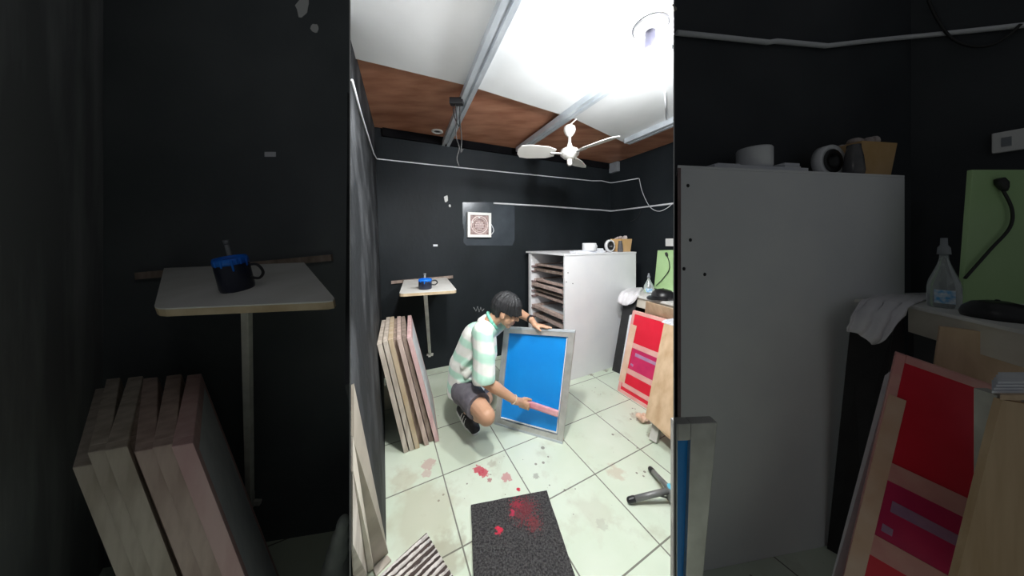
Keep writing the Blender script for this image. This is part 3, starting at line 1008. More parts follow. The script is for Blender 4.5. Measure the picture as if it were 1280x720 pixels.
# things on the cabinet top: built by one function for both the workshop and the dim booth
def top_things(base, ux, vx, k, where, mr=.45, sh=0.0):
    """base(px) gives the point on the cabinet top under a workshop pixel column"""
    up = V((0, 0, 1))
    o = base(738)
    bm = BM(); boxa(bm, base(720) + up * (.0), (base(757) - base(720)), vx * .10 * k, up * .020 * k)
    tag(obj('flat_tray', bm, 'paper', None, .002), 'flat grey-white tray under the mug on %s' % where, 'tray')
    bm = BM(); boxa(bm, base(722) + up * .0201 * k + vx * .01, (base(731) - base(722)), vx * .05 * k, up * .006 * k)
    tag(obj('paper_pad', bm, 'paper', None, .001), 'thin white pad at the left end of the tray on %s' % where, 'pad')
    c = (base(733.5) + base(748)) / 2 + vx * .05 * k + up * .0201 * k
    r = (base(748) - base(733.5)).length * mr
    t = thing('mug', 'white mug lying at an angle among flat packs on %s' % where, 'mug', c)
    bm = BM(); lathe(bm, [(0, 0), (r * .9, 0), (r, .01 * k), (r, .078 * k), (r * .94, .084 * k), (r * .88, .078 * k), (r * .88, .015 * k), (0, .015 * k)], c); obj('mug_body', bm, 'white_ceramic', t)
    bm = BM(); d = ux.normalized()
    tube(bm, curve_pts([c + d * r * .95 + up * .065 * k, c + d * r * 1.4 + up * .06 * k, c + d * r * 1.45 + up * .035 * k, c + d * r * .95 + up * .018 * k]), .006 * k, 8); obj('handle', bm, 'white_ceramic', t)
    o = base(750) + up * .0201 * k + vx * .02 * k
    bm = BM(); boxa(bm, o, base(756.5) - base(750), vx * .07 * k, up * .012 * k); tag(obj('white_packet', bm, 'white_ceramic', None, .002), 'lower white packet right of the mug on %s' % where, 'packet')
    bm = BM(); boxa(bm, o + up * .0122 * k, (base(756) - base(750)), vx * .06 * k, up * .012 * k); tag(obj('white_packet', bm, 'paper', None, .002), 'upper white packet right of the mug on %s' % where, 'packet')
    # white arc: a roll of tape standing on edge with dark core
    c = base(767.5 + sh) + vx * .06 * k
    n = (-vx).normalized()
    R = (base(773) - base(762)).length / 2
    t = thing('tape_roll', 'roll with a white rim and black core standing on edge on %s' % where, 'tape roll', c)
    bm = BM(); lathe(bm, [(R * .72, -.015 * k), (R, -.015 * k), (R, .015 * k), (R * .72, .015 * k), (R * .72, -.015 * k)], c + up * R, n, 32); obj('tape', bm, 'white_ceramic', t)
    bm = BM(); lathe(bm, [(R * .35, -.017 * k), (R * .72, -.017 * k), (R * .72, .017 * k), (R * .35, .017 * k), (R * .35, -.017 * k)], c + up * R, n, 32); obj('core', bm, 'black_plastic', t)
    # tan pot with crumpled tissue
    c = base(784 + sh * .5) + vx * .085 * k
    W = (base(791.5) - base(777)).length * .98
    H = .175 * k
    ud = ux.normalized()
    t = thing('card_pot', 'tan square pot stuffed with crumpled grey tissue on %s' % where, 'pot', c)
    bm = BM()
    a, b_ = W * .42, W * .5
    bot = [c + ud * x * a + vx * y * a * .8 for x, y in ((-1, -1), (1, -1), (1, 1), (-1, 1))]
    tp_ = [c + up * H * .86 + ud * x * b_ + vx * y * b_ * .8 for x, y in ((-1, -1), (1, -1), (1, 1), (-1, 1))]
    vb = [bm.verts.new(p) for p in bot]; vt = [bm.verts.new(p) for p in tp_]
    bm.faces.new(vb)
    for i in range(4):
        bm.faces.new((vb[i], vb[(i + 1) % 4], vt[(i + 1) % 4], vt[i]))
    bm.faces.new(vt)
    obj('pot_body', bm, 'tan_pot', t, .004 * k)
    bm = BM()
    rnd = random.Random(5)
    for i in range(9):
        x, y = rnd.uniform(-.8, .8), rnd.uniform(-.6, .6)
        ell(bm, c + up * (H * .88 + rnd.uniform(-.004, .012) * k) + ud * x * b_ + vx * y * b_ * .8, [rnd.uniform(.014, .026) * k for _ in range(3)], Matrix.Rotation(rnd.uniform(0, 3), 3, 'X'), 8, 6)
    obj('crumpled_tissue', bm, 'grey_tissue', t)
    c = base(776.5) + vx * .012 * k
    r = (base(779) - base(774)).length / 2
    bm = BM(); lathe(bm, [(0, 0), (r * .85, 0), (r * .95, .02 * k), (r * .8, .08 * k), (r * .62, .115 * k), (r * .6, .13 * k), (0, .13 * k)], c, seg=16)
    tag(obj('dark_jar', bm, 'glass_dark'), 'slim dark glass jar in front of the tan pot on %s' % where, 'jar')


def top_base(px):
    n = V((cu.y, -cu.x, 0))
    p = on_plane(px, 315, C0 + cv * .05, n); p.z = CH + .0005
    return p


top_things(top_base, cu, cv, 1.0, 'the bright white cabinet')

# ------------------------------------------------------------------ desk along the right wall
D0 = V((1.215, 2.80, 0)); dd = V((.407, -.9135, 0)); dp = V((.9135, .407, 0))
zd = .835
t = thing('work_desk', 'cream-fronted desk along the right wall under the green board', 'desk', D0 + dd * .6 + dp * .3)
bm = BM(); prism(bm, [D0 + up * zd, D0 + dd * 1.35 + up * zd, D0 + dd * 1.35 + dp * .6 + up * zd, D0 + dp * .6 + dd * .0 + up * zd], up * -.025); obj('desk_top', bm, 'table_white', t, .003)
bm = BM(); boxa(bm, D0 + dd * .12 + dp * .02 + up * (zd - .125), dd * 1.2, dp * .02, up * .099); obj('drawer_front', bm, 'cream', t, .003)
bm = BM(); boxa(bm, D0 + dd * .02 + dp * .03, dd * .02, dp * .5, up * (zd - .026)); obj('end_panel', bm, 'panel_black', t)
bm = BM(); prism(bm, [Fl(765, 463), Fl(783, 471), D0 + dd * .14 + dp * .012 + up * .80, D0 + dd * .0 + dp * .0 + up * .80], (.012, .008, 0)); obj('dark_front_panel', bm, 'panel_black', t)
bm = BM(); boxa(bm, D0 + dd * .45 + dp * .05, dd * .02, dp * .5, up * (zd - .126)); obj('inner_panel', bm, 'cab_inner', t)
# plywood sheet and sheets in front of desk
bm = BM(); prism(bm, [Zp(809, 376, zd) + dp * -.005, Zp(843, 386, zd) + dp * -.005, P(850, 425, 2.25), P(806, 400, 2.55)], (-.012, -.008, 0))
tag(obj('plywood_offcut', bm, 'wood_lt', None, .002), 'pale plywood offcut leaning on the desk front above the red screen', 'plywood')


def cloth_px(name, rows, label, m, thick=.006, cat='cloth', fold=.010, nrm=(0, -1, 0)):
    """draped cloth from rows of points, with folds"""
    bm = BM()
    g = []
    rnd = random.Random(11)
    ncol = 18
    n = V(nrm)
    for i, row in enumerate(rows):
        pts = curve_pts(row, 6)
        ln = []
        for k in range(ncol):
            f = k / (ncol - 1) * (len(pts) - 1)
            a = int(min(f, len(pts) - 2)); fr = f - a
            p = pts[a].lerp(pts[a + 1], fr)
            p = p + n * fold * (1 + math.sin(k * 1.25 + i * .8)) * min(1, .35 + i * .25)
            ln.append(bm.verts.new(p))
        g.append(ln)
    for a, c in zip(g, g[1:]):
        for k in range(ncol - 1):
            bm.faces.new((a[k], a[k + 1], c[k + 1], c[k]))
    ret = bmesh.ops.extrude_face_region(bm, geom=bm.faces[:])
    bmesh.ops.translate(bm, verts=[q for q in ret['geom'] if isinstance(q, bmesh.types.BMVert)], vec=-n * thick)
    bmesh.ops.subdivide_edges(bm, edges=bm.edges[:], cuts=1, use_grid_fill=True, smooth=.6)
    for f in bm.faces:
        f.smooth = True
    return tag(obj(name, bm, m), label, cat)


dz = lambda px, py: Zp(px, py, zd + .004)
e = -dp * .014
cloth_px('draped_cloth', [[dz(786, 360.5), dz(794, 359.5), dz(803, 359.3)], [dz(780, 363.5), dz(790, 364), dz(801, 364.5)],
                          [P(776, 367, 2.80), P(786, 369, 2.72), P(797, 370.5, 2.64)],
                          [P(773.5, 374, 2.77), P(783, 376, 2.71), P(793, 377, 2.64)], [P(772.5, 378, 2.77), P(781, 382, 2.71), P(789, 380, 2.65)]],
         'white cloth draped over the far corner of the bright desk', 'cloth_white', nrm=(-.7, -.7, .3))


def spray_bottle(label, base, k, rk=1.0, lean=(0, 0, 1)):
    t = thing('spray_bottle', label, 'bottle', base)
    bm = BM(); lathe(bm, [(r_ * rk, h_) for r_, h_ in [(0, 0), (.058 * k, 0), (.062 * k, .008 * k), (.062 * k, .075 * k), (.056 * k, .10 * k), (.030 * k, .15 * k), (.018 * k, .178 * k), (.016 * k, .20 * k), (0, .20 * k)]], base, lean); obj('bottle_body', bm, 'bottle', t)
    bm = BM(); lathe(bm, [(r_ * (.4 + .6 * rk), h_) for r_, h_ in [(0, .20 * k), (.020 * k, .20 * k), (.018 * k, .225 * k), (.011 * k, .235 * k), (.010 * k, .262 * k), (0, .262 * k)]], base, lean); obj('cap', bm, 'grey_box', t)
    s = V((-base.x, -base.y, 0)).normalized()
    r = V((-s.y, s.x, 0))
    bm = BM(); n = 8
    pts = [base + (s * math.cos(a) + r * math.sin(a)) * .0635 * k * rk for a in [-.75 + .2 + 1.2 * j / n for j in range(n + 1)]]
    g0 = [bm.verts.new(p + up * .018 * k) for p in pts]; g1 = [bm.verts.new(p + up * .068 * k) for p in pts]
    for j in range(n):
        bm.faces.new((g0[j], g0[j + 1], g1[j + 1], g1[j]))
    ret = bmesh.ops.extrude_face_region(bm, geom=bm.faces[:])
    bmesh.ops.translate(bm, verts=[q for q in ret['geom'] if isinstance(q, bmesh.types.BMVert)], vec=s * .001)
    obj('bottle_label', bm, 'label_blue', t)
    return t


pb = Zp(811, 366, zd + .001); pb.z = zd + .0005
spray_bottle('clear conical bottle with blue label on the bright desk', pb, .80)


def green_board(label, q, th, cablepts, plug, k, lab2):
    bm = BM(); prism(bm, q, th)
    tag(obj('green_board', bm, 'green_board', None, .002), label, 'board')
    t = thing('power_cable', lab2, 'cable', plug)
    bm = BM(); tube(bm, curve_pts(cablepts), .0045 * k, 8); obj('cord', bm, 'cable_black', t)
    bm = BM(); s = (cablepts[1] - cablepts[0]).normalized()
    lathe(bm, [(0, -.02 * k), (.012 * k, -.02 * k), (.016 * k, 0), (.012 * k, .02 * k), (.006 * k, .035 * k), (0, .035 * k)], plug, s, 12); obj('plug', bm, 'cable_black', t)


gw = on_plane
GB = D0 + dp * .50
g = lambda px, py, off=0: on_plane(px, py, GB - dp * off, dp)
gq = [g(817.5, 362), g(856, 372), g(856, 312), g(822, 313)]
gq[0].z = gq[1].z = zd + .001
green_board('pale green board standing on the bright desk by the right wall', gq, dp * .015,
            [g(834, 320, .02), g(836.5, 328, .02), g(836, 338, .02), g(828, 349, .02), g(820, 357, .02)], g(833, 317.5, .02), .9, 'black plug and cord hanging over the bright green board')
c0 = RWp(839, 303, .0)
bm = BM(); boxa(bm, c0 - WN * .05 + up * -.045, WN * .14, RWN * .03, up * .09)
tag(obj('wall_socket', bm, 'white_plastic', None, .004), 'white wall socket above the bright green board at right', 'socket')


def black_cap(label, base, fx_, sx_, k):
    """soft black cap: crown, brim and a button"""
    t = thing('black_cap', label, 'cap', base)
    bm = BM(); prof = [(.10 * k, 0), (.104 * k, .02 * k), (.096 * k, .05 * k), (.07 * k, .078 * k), (.03 * k, .09 * k), (0, .092 * k)]
    lathe(bm, [(0, 0)] + prof, base, seg=24); obj('crown', bm, 'black_plastic', t)
    bm = BM(); n = 14
    f, s = V(fx_).normalized(), V(sx_).normalized()
    a = [base + (f * math.cos(x) + s * math.sin(x)) * .10 * k + up * .012 * k for x in [-1.2 + 2.4 * j / n for j in range(n + 1)]]
    o = [base + f * (.10 + .085 * math.cos(x / 1.2 * math.pi / 2)) * k * math.cos(x * .62) + s * math.sin(x) * .105 * k + up * (.004 + .010 * (1 - math.cos(x))) * k for x in [-1.2 + 2.4 * j / n for j in range(n + 1)]]
    va = [bm.verts.new(p) for p in a]; vo = [bm.verts.new(p) for p in o]
    for j in range(n):
        bm.faces.new((va[j], va[j + 1], vo[j + 1], vo[j]))
    ret = bmesh.ops.extrude_face_region(bm, geom=bm.faces[:])
    bmesh.ops.translate(bm, verts=[q for q in ret['geom'] if isinstance(q, bmesh.types.BMVert)], vec=(0, 0, .004 * k))
    obj('brim', bm, 'black_plastic', t)
    bm = BM(); ell(bm, base + up * .093 * k, (.008 * k, .008 * k, .005 * k), seg=10, rings=6); obj('button', bm, 'black_plastic', t)
    return t


pcap = Zp(829, 373, zd); pcap.z = zd + .001
black_cap('black cap lying on the front of the bright desk', pcap, (-.9, -.35, 0), (.35, -.9, 0), 1.0)
bm = BM(); prism(bm, [Zp(823, 361, zd), Zp(850, 361, zd), Zp(856, 367, zd), Zp(826, 366.5, zd)], up * .006)
tag(obj('paper_sheets', bm, 'paper'), 'loose white papers behind the black cap on the bright desk', 'papers')

# red printing screen leaning against the desk
def red_screen(label, q, th, bw, tapes, tint, smear, topbar, bmat='pink_tape'):
    t, mesh, I = screen(label, q, th, bw, bmat, 'red_mesh', None, recess=.12)
    n = -V(th).normalized()
    def patch(nm, m, us, off):
        bm = BM(); prism(bm, [I(a, b_) + n * off for a, b_ in us], n * .0012); obj(nm, bm, m, mesh)
    base = -V(th).length * .10
    patch('stained_area', 'pink_mesh', tint, base)
    for k, tq in enumerate(tapes):
        patch('tape_strip', 'tape' if k == 0 else 'pink_tape', tq, base + .002 if k else .001)
    for sq in smear:
        patch('ink_smear', 'grey_smear', sq, base + .0015)
    return t


TL_ = P(791, 388, 2.50); TR_ = Zp(838, 401, TL_.z)
rq = [Fl(771.5, 488), Fl(771.5, 488) + TR_ - TL_, TR_, TL_]
tapes = [[(-.01, .12), (.16, .12), (.20, .83), (.03, .83)], [(.17, .56), (.97, .56), (.97, .62), (.17, .62)], [(.17, .25), (.97, .25), (.97, .31), (.17, .31)], [(.1, .08), (.97, .08), (.97, .13), (.1, .13)]]
tint = [(.2, .31), (.97, .31), (.97, .56), (.2, .56)]
smear = [[(.30, .475), (.95, .475), (.95, .51), (.30, .515)], [(.22, .36), (.30, .35), (.30, .375), (.23, .38)]]
red_screen('red printing screen with tan tape leaning on the bright desk', rq, (.024, .014, 0), .028, tapes, tint, smear, None)
# white card behind the red screen
bm = BM(); prism(bm, [Fl(770, 480) + V((.03, .02, 0)), Fl(779, 482) + V((.03, .02, 0)), P(793, 392, 2.56), P(787, 394, 2.58)], (.004, .003, 0))
tag(obj('white_card', bm, 'paper'), 'white card tucked behind the left edge of the bright red screen', 'card')

# low covered table at the right
t = thing('covered_table', 'low side table with a brown plywood cover hanging down at right', 'table', Fl(817, 552))
pA, pB = Zp(806.5, 521, .15), P(830, 404, 2.05)
sh = V((.19, -.43, 0))
bm = BM()
edge = [(806.5, 519), (803, 523), (810, 527), (816, 530), (824, 529), (833, 534), (842, 537)]
bot = [pA + sh * (k / 6) + V((0, 0, dzz)) for k, dzz in enumerate((0, -.012, -.03, -.035, -.02, -.03, -.03))]
prism(bm, [pB] + bot + [pB + sh], (.012, .007, 0)); obj('plywood_cover', bm, 'kraft', t)
lg = Fl(817, 552)
bm = BM(); bar(bm, lg + V((0, 0, .002)), lg + V((.275, .20, .59)), .05, .04); obj('leg', bm, 'leg_paint', t, .003)
bm = BM(); boxa(bm, lg + V((-.024, -.016, 0)) + dd * -.0 + dp * .34, dd * .05, dp * .05, up * .70); obj('leg', bm, 'leg_paint', t, .003)
bm = BM(); prism(bm, [pB + V((.013, .006, -.02)), pB + sh + V((.013, .006, -.02)), pB + sh + dp * .25 + V((0, 0, -.02)), pB + dp * .25 + V((0, 0, -.02))], up * .018); obj('table_top', bm, 'wood_lt', t)
bm = BM()
rnd = random.Random(2)
for k in range(3):
    boxa(bm, pB + dd * -.02 + dp * (.0 + .01 * k) + up * (.0005 + .006 * k), dd * .2, dp * .16, up * .005)
tag(obj('paper_stack', bm, 'paper'), 'stack of white papers on the low covered table at right', 'papers')
# crumpled pinkish rag at the foot of the cover
bm = BM(); rnd = random.Random(9)
c0 = Fl(803, 527)
for k in range(8):
    ell(bm, c0 + V((rnd.uniform(-.03, .03), rnd.uniform(-.03, .03), .03 + rnd.uniform(-.005, .03))), [rnd.uniform(.015, .03) for _ in range(3)], Matrix.Rotation(rnd.uniform(0, 3), 3, 'Y'), 8, 6)
tag(obj('crumpled_rag', bm, 'tape'), 'crumpled pinkish rag on the floor beside the covered table', 'rag')

# ------------------------------------------------------------------ tripod stand at the right edge
hub = Zp(838.5, 616, .06)
t = thing('tripod_stand', 'dark grey tubular tripod foot standing on tiles at right', 'stand', V((hub.x, hub.y, 0)))
bm = BM(); tube(bm, [hub + V((0, 0, -.035)), hub + V((0, 0, .03))], .021, 14); obj('hub', bm, 'tube_grey', t)
for k, e in enumerate((Fl(787, 629) + up * .016, Fl(813.5, 590) + up * .016, hub + V((.24, .16, -.044)))):
    h2 = hub + V((0, 0, .015))
    bm = BM(); d = (e - h2).normalized()
    tube(bm, [h2, e - d * .012], .0145, 12); lg = obj('leg', bm, 'tube_grey', t)
    bm = BM(); cap(bm, e - d * .022, e, .0165, .0155); obj('foot_cap', bm, 'black_plastic', lg)
for e in (Fl(787, 629), Fl(813.5, 590)):
    bm = BM(); tube(bm, [hub + V((0, 0, -.03)), hub + (V((e.x, e.y, .03)) - hub) * .55 + V((0, 0, .012))], .004, 8); obj('stay', bm, 'tube_grey', t)
bm = BM(); tube(bm, [hub, hub + V((.03, .01, .06)), hub + V((.36, .13, .62))], .014, 12); obj('pole', bm, 'tube_grey', t)
bm = BM(); tube(bm, [hub + V((.0, -.0, .02)), hub + V((0, 0, .035))], .017, 14); obj('clip', bm, 'blue_clip', t)

# ------------------------------------------------------------------ blue aluminium screen held by the person
bq = [Fl(618, 530), Fl(703, 555), P(719, 414, 1.885), P(630, 409, 2.085)]
bth = (bq[1] - bq[0]).cross(bq[3] - bq[0]).normalized()
if bth.y < 0:
    bth = -bth
t, mesh, IB = screen('large blue printing screen in an aluminium frame held by the crouching person', bq, bth * .034, .044, 'alu', 'blue_mesh', None, recess=.45)
for (u0, u1, v0, v1) in ((.0, 1, -.004, .018), (.0, 1, .985, 1.006)):      # rolled outer lips of the profile
    bm = BM(); prism(bm, [quadpt(bq, a, b_) - bth * .003 for a, b_ in ((u0, v0), (u1, v0), (u1, v1), (u0, v1))], bth * .04); obj('outer_lip', bm, 'galv', t, .001)
bm = BM()
prism(bm, [quadpt(bq, a, b_) + bth * .004 for a, b_ in ((.088, .07), (.905, .07), (.905, .078), (.088, .078))], bth * .01)
prism(bm, [quadpt(bq, a, b_) + bth * .004 for a, b_ in ((.90, .07), (.912, .07), (.912, .93), (.90, .93))], bth * .01)
obj('mesh_border', bm, 'white_plastic', t)

# ------------------------------------------------------------------ squeegee
sa, sb = quadpt(bq, .47, .215), quadpt(bq, .905, .205)
sax = (P(698, 516.5, 1.80) - P(655, 502, 1.86))
s0p = P(652, 501.5, 1.865); s1p = P(698, 517, 1.80)
sax = (s1p - s0p).normalized()
sn_ = (bth - sax * bth.dot(sax)).normalized()
su = sax.cross(sn_); su = su if su.z > 0 else -su
t = thing('squeegee', 'pink-stained squeegee held against the blue screen', 'squeegee', (s0p + s1p) / 2)
bm = BM(); boxa(bm, s0p - su * .017 - sn_ * .014, sax * (s1p - s0p).length, su * .036, sn_ * .026); obj('handle', bm, 'squeegee', t, .007)
bm = BM(); boxa(bm, s0p - su * .024 - sn_ * .004 + sax * .004, sax * ((s1p - s0p).length - .008), su * .010, sn_ * .012); obj('blade', bm, 'pink_tape', t, .001)

# ------------------------------------------------------------------ the crouching person
per = thing('person', 'person crouching in a mint striped shirt, holding a blue screen and squeegee', 'person', Fl(592, 540))
neck = P(612, 402, 1.93)
pel = P(584, 487, 1.95); mid = P(583, 455, 1.95); chest = P(597, 424, 1.94)
shR, shL = P(603, 415, 1.80), P(618, 408, 2.09)
elR, wrR = P(606, 476, 1.735), P(645, 501, 1.80)
elL, wrL = P(645, 389, 2.22), P(664, 399.5, 2.03)
hipR, hipL = P(582, 488, 1.87), P(590, 487, 2.05)
knR, anR = P(608, 520, 1.63), V((-.335, 1.955, .135))
knL, anL = V((-.20, 1.97, .20)), V((-.40, 2.14, .11))
# head frame
hc = P(632.5, 388.5, 1.93)
hf = V((.90, -.16, -.40)).normalized()
hl = V((0, 0, 1)).cross(hf).normalized()
hu = hf.cross(hl)
HR = Matrix((hf, hl, hu)).transposed()
HK = .98


def hp(x, y, z):
    return hc + (hf * x + hl * y + hu * z) * HK


bm = BM()
# trunk
chain(bm, [pel, mid, chest, neck], [.105, .100, .105, .058])
cap(bm, shR + (chest - shR) * .12, shL + (chest - shL) * .12, .062, .062)
cap(bm, hipR, hipL, .085, .085)
# neck and head
cap(bm, neck + V((-.01, 0, -.02)), hp(-.035, 0, -.05), .052, .050)
ell(bm, hp(-.012, 0, .02), (.097 * HK, .076 * HK, .098 * HK), HR)
ell(bm, hp(.035, 0, -.045), (.056, .058, .058), HR)
ell(bm, hp(.048, 0, -.02), (.048, .060, .055), HR)
cap(bm, hp(.060, -.012, -.092), hp(.060, .012, -.092), .021, .021)
cap(bm, hp(.088, 0, .012), hp(.108, 0, -.024), .0085, .0125)          # nose
cap(bm, hp(.096, -.012, -.028), hp(.096, .012, -.028), .008, .008)
cap(bm, hp(.080, -.035, .022), hp(.080, .035, .022), .012, .012)      # brow
cap(bm, hp(.086, -.014, -.055), hp(.086, .014, -.055), .0085, .0085)  # lips
cap(bm, hp(.083, -.013, -.068), hp(.083, .013, -.068), .009, .009)
for s_ in (-1, 1):
    ell(bm, hp(.066, .034 * s_, -.028), (.024, .022, .024), HR)       # cheeks
    ell(bm, hp(-.004, .078 * s_, -.010), (.020, .010, .032), HR)      # ears
    ell(bm, hp(.004, .080 * s_, -.032), (.010, .008, .012), HR)
# right (near) arm
chain(bm, [shR, shR.lerp(elR, .5), elR, elR.lerp(wrR, .35), wrR], [.052, .046, .039, .040, .027])
# left (far) arm
chain(bm, [shL, shL.lerp(elL, .5), elL, elL.lerp(wrL, .35), wrL], [.052, .046, .039, .038, .027])
# legs
chain(bm, [hipR, hipR.lerp(knR, .5), knR], [.082, .070, .056])
chain(bm, [knR, knR.lerp(anR, .35), anR], [.052, .055, .035])
chain(bm, [hipL, hipL.lerp(knL, .5), knL], [.080, .068, .054])
chain(bm, [knL, knL.lerp(anL, .35), anL], [.050, .054, .035])
# feet inside the shoes
toeR, heelR = V((-.268, 1.885, .028)), V((-.385, 2.0, .105))
toeL, heelL = V((-.31, 2.06, .028)), V((-.43, 2.17, .09))
chain(bm, [anR, heelR.lerp(toeR, .35), toeR], [.035, .032, .024])
chain(bm, [anL, heelL.lerp(toeL, .35), toeL], [.035, .032, .024])
# right hand: wraps the squeegee from the camera side
hx = sax; hn = sn_; hz = su
g0 = s0p + sax * .012                                   # grip centre near the left end
palm = g0 - hn * .030 + hz * .004
cap(bm, wrR, palm - hx * .012 + hz * .004, .026, .027)
for k in range(4):
    kn = g0 + hx * (-.020 + .0205 * k) - hn * .030 + hz * (.020 - .003 * k)
    cap(bm, palm - hx * .012 + hz * .0, kn, .020, .012)
    p1 = g0 + hx * (-.018 + .0205 * k) - hn * .033 + hz * (-.006)
    p2 = g0 + hx * (-.016 + .0205 * k) - hn * .020 + hz * (-.028)
    p3 = g0 + hx * (-.014 + .0205 * k) + hn * .004 + hz * (-.032 + .002 * k)
    chain(bm, [kn, p1, p2, p3], [.0115, .0105, .0095, .0085])
th0 = palm + hz * .016
chain(bm, [palm - hx * .004, g0 + hx * .004 - hn * .022 + hz * .032, g0 + hx * .030 - hn * .008 + hz * .031, g0 + hx * .052 - hn * .0 + hz * .029], [.018, .0125, .011, .009])
# left hand resting along the top rail of the screen
ta, tb = quadpt(bq, .42, 1.0) + bth * .017, quadpt(bq, .80, 1.0) + bth * .017
td = (tb - ta).normalized(); tu = V((0, 0, 1))
pb0 = quadpt(bq, .47, 1.0) + bth * .02 + tu * .024
cap(bm, wrL, pb0 + td * -.005, .025, .022)
for k in range(4):
    s_ = (-.030 + .020 * k)
    base = pb0 + td * .028 + bth * s_
    L = (.060, .070, .068, .054)[k]
    cap(bm, pb0 + td * -.012 + bth * s_ * .5, base, .018, .0115)
    chain(bm, [base, base + td * L * .5 + tu * (-.002), base + td * L + tu * (-.011 - .001 * k) + td * (.018 if k in (1, 2) else .008)], [.0105, .0095, .008])
chain(bm, [pb0 + td * -.008 - bth * .02, pb0 + td * .02 - bth * .045 + tu * -.012, pb0 + td * .045 - bth * .048 + tu * -.030], [.014, .011, .009])
body = obj('body', remesh(bm, .0045, 5, .5), 'skin', per, recalc=False)

# eyes, brows and lips
for s_ in (-1, 1):
    bm = BM(); ell(bm, hp(.0815, .032 * s_, .002), (.0075, .014, .0045), HR, 12, 8); obj('eye', bm, 'eye', per)
    bm = BM(); chain(bm, [hp(.088, .014 * s_, .022), hp(.088, .032 * s_, .027), hp(.076, .050 * s_, .022)], [.004, .0045, .003]); obj('eyebrow', bm, 'hair', per)
bm = BM(); cap(bm, hp(.0925, -.014, -.056), hp(.0925, .014, -.056), .0045, .0045); cap(bm, hp(.0895, -.012, -.066), hp(.0895, .012, -.066), .005, .005); obj('lips', bm, 'lip', per)

# hair: thick straight fringe combed forward, short at the back
bm = BM()
rnd = random.Random(21)
NA = 34
for k in range(NA):
    ph = 2 * math.pi * k / NA
    cx_, sy_ = math.cos(ph), math.sin(ph)
    front = max(0, cx_)
    zend = -.045 if cx_ < -.25 else (.006 + .030 * front)
    if -.25 <= cx_ < .45:
        zend = .012
    pts, rs = [], []
    z_end_ang = math.asin(max(-.95, min(.95, (zend - .026) / .104)))
    for j in range(7):
        el = math.pi / 2 * .98 + (z_end_ang - math.pi / 2 * .98) * j / 6
        x = -.014 + .102 * math.cos(el) * cx_ + .010 * front * j / 6
        y = .081 * math.cos(el) * sy_
        z = .026 + .104 * math.sin(el)
        pts.append(hp(x, y, z)); rs.append(.0145 if j < 5 else .0115)
    if front > .35:
        pts.append(hp(.108 * cx_ + .006, .078 * sy_, zend - .012 + rnd.uniform(-.006, .006))); rs.append(.007)
    chain(bm, pts, rs)
hb = remesh(bm, .0045, 2, .5)
Hi = HR.inverted()
for v in hb.verts:                                      # locks
    l = Hi @ (v.co - hc)
    ph = math.atan2(l.y, l.x); dd_ = (v.co - hc).normalized()
    v.co += dd_ * (.0035 * math.sin(ph * 21 + 2.2 * math.sin(ph * 4) + l.z * 30) + .002 * math.sin(ph * 47 + l.z * 60))
obj('hair', hb, 'hair', per, recalc=False)

# shirt
bm = BM()
hem = P(580, 484, 1.95)
chain(bm, [hem, mid, chest, neck + V((-.012, 0, -.03))], [.128, .128, .128, .070])
cap(bm, P(590, 481, 1.93), P(589, 455, 1.93), .10, .11)
cap(bm, shR + (chest - shR) * .06, shL + (chest - shL) * .06, .076, .074)
cap(bm, P(607, 440, 1.93), P(606, 425, 1.93), .09, .09)
chain(bm, [shR + V((0, 0, .0)), shR.lerp(elR, .5) + V((.004, 0, 0)), elR + V((-.008, .005, .018))], [.074, .078, .080])
chain(bm, [shL, shL.lerp(elL, .45)], [.074, .068])
# folds
cap(bm, P(583, 470, 1.81), P(600, 452, 1.80), .020, .012)
cap(bm, P(578, 458, 1.82), P(596, 440, 1.80), .018, .010)
cap(bm, P(574, 478, 1.83), P(590, 474, 1.81), .018, .012)
cap(bm, P(603, 402, 1.93), P(608, 398, 1.93), .040, .034)
sh_bm = remesh(bm, .007, 5, .5)
# cut the bottom hem and the sleeve ends flat
pn_ = (elR - shR).normalized()


def trim(b, co, no):
    g = b.verts[:] + b.edges[:] + b.faces[:]
    bmesh.ops.bisect_plane(b, geom=g, plane_co=co, plane_no=no, clear_outer=True)
    return b


def cut_local(b, co, no, test):
    """flatten a region beyond a plane back onto the plane"""
    no = V(no).normalized()
    for v in b.verts:
        if test(v.co):
            d = (v.co - co).dot(no)
            if d > 0:
                v.co -= no * d
    return b


cut_local(sh_bm, elR + pn_ * .012, pn_, lambda c: (c - elR).length < .14 and c.y < 1.83)
spine = (pel - mid).normalized()
cut_local(sh_bm, P(578, 490, 1.95), (spine * .9 + V((0, 0, -.5))), lambda c: c.y > 1.78)
for f in sh_bm.faces:
    f.smooth = True
obj('shirt', sh_bm, 'shirt', per, recalc=False)
bm = BM()
axn = (hp(-.03, 0, -.05) - neck).normalized()
s_, q_ = frame_of(axn)
cn = neck + axn * .018 + V((.004, 0, 0))
tube(bm, [cn + (s_ * math.cos(a) + q_ * math.sin(a)) * .064 for a in [2 * math.pi * k / 24 for k in range(25)]], .0115, 8); obj('collar', bm, 'shirt_trim', per)

# shorts
bm = BM()
cap(bm, hipR, hipL, .105, .105)
chain(bm, [pel + V((0, 0, .03)), pel], [.11, .11])
chain(bm, [hipR, hipR.lerp(knR, .62)], [.098, .088])
chain(bm, [hipL, hipL.lerp(knL, .62)], [.095, .085])
so = remesh(bm, .007, 4, .5)
d_ = (knR - hipR).normalized()
cut_local(so, hipR.lerp(knR, .66), d_, lambda c: (c - hipR.lerp(knR, .66)).length < .2 and c.y < 1.83)
obj('shorts', so, 'shorts', per, recalc=False)


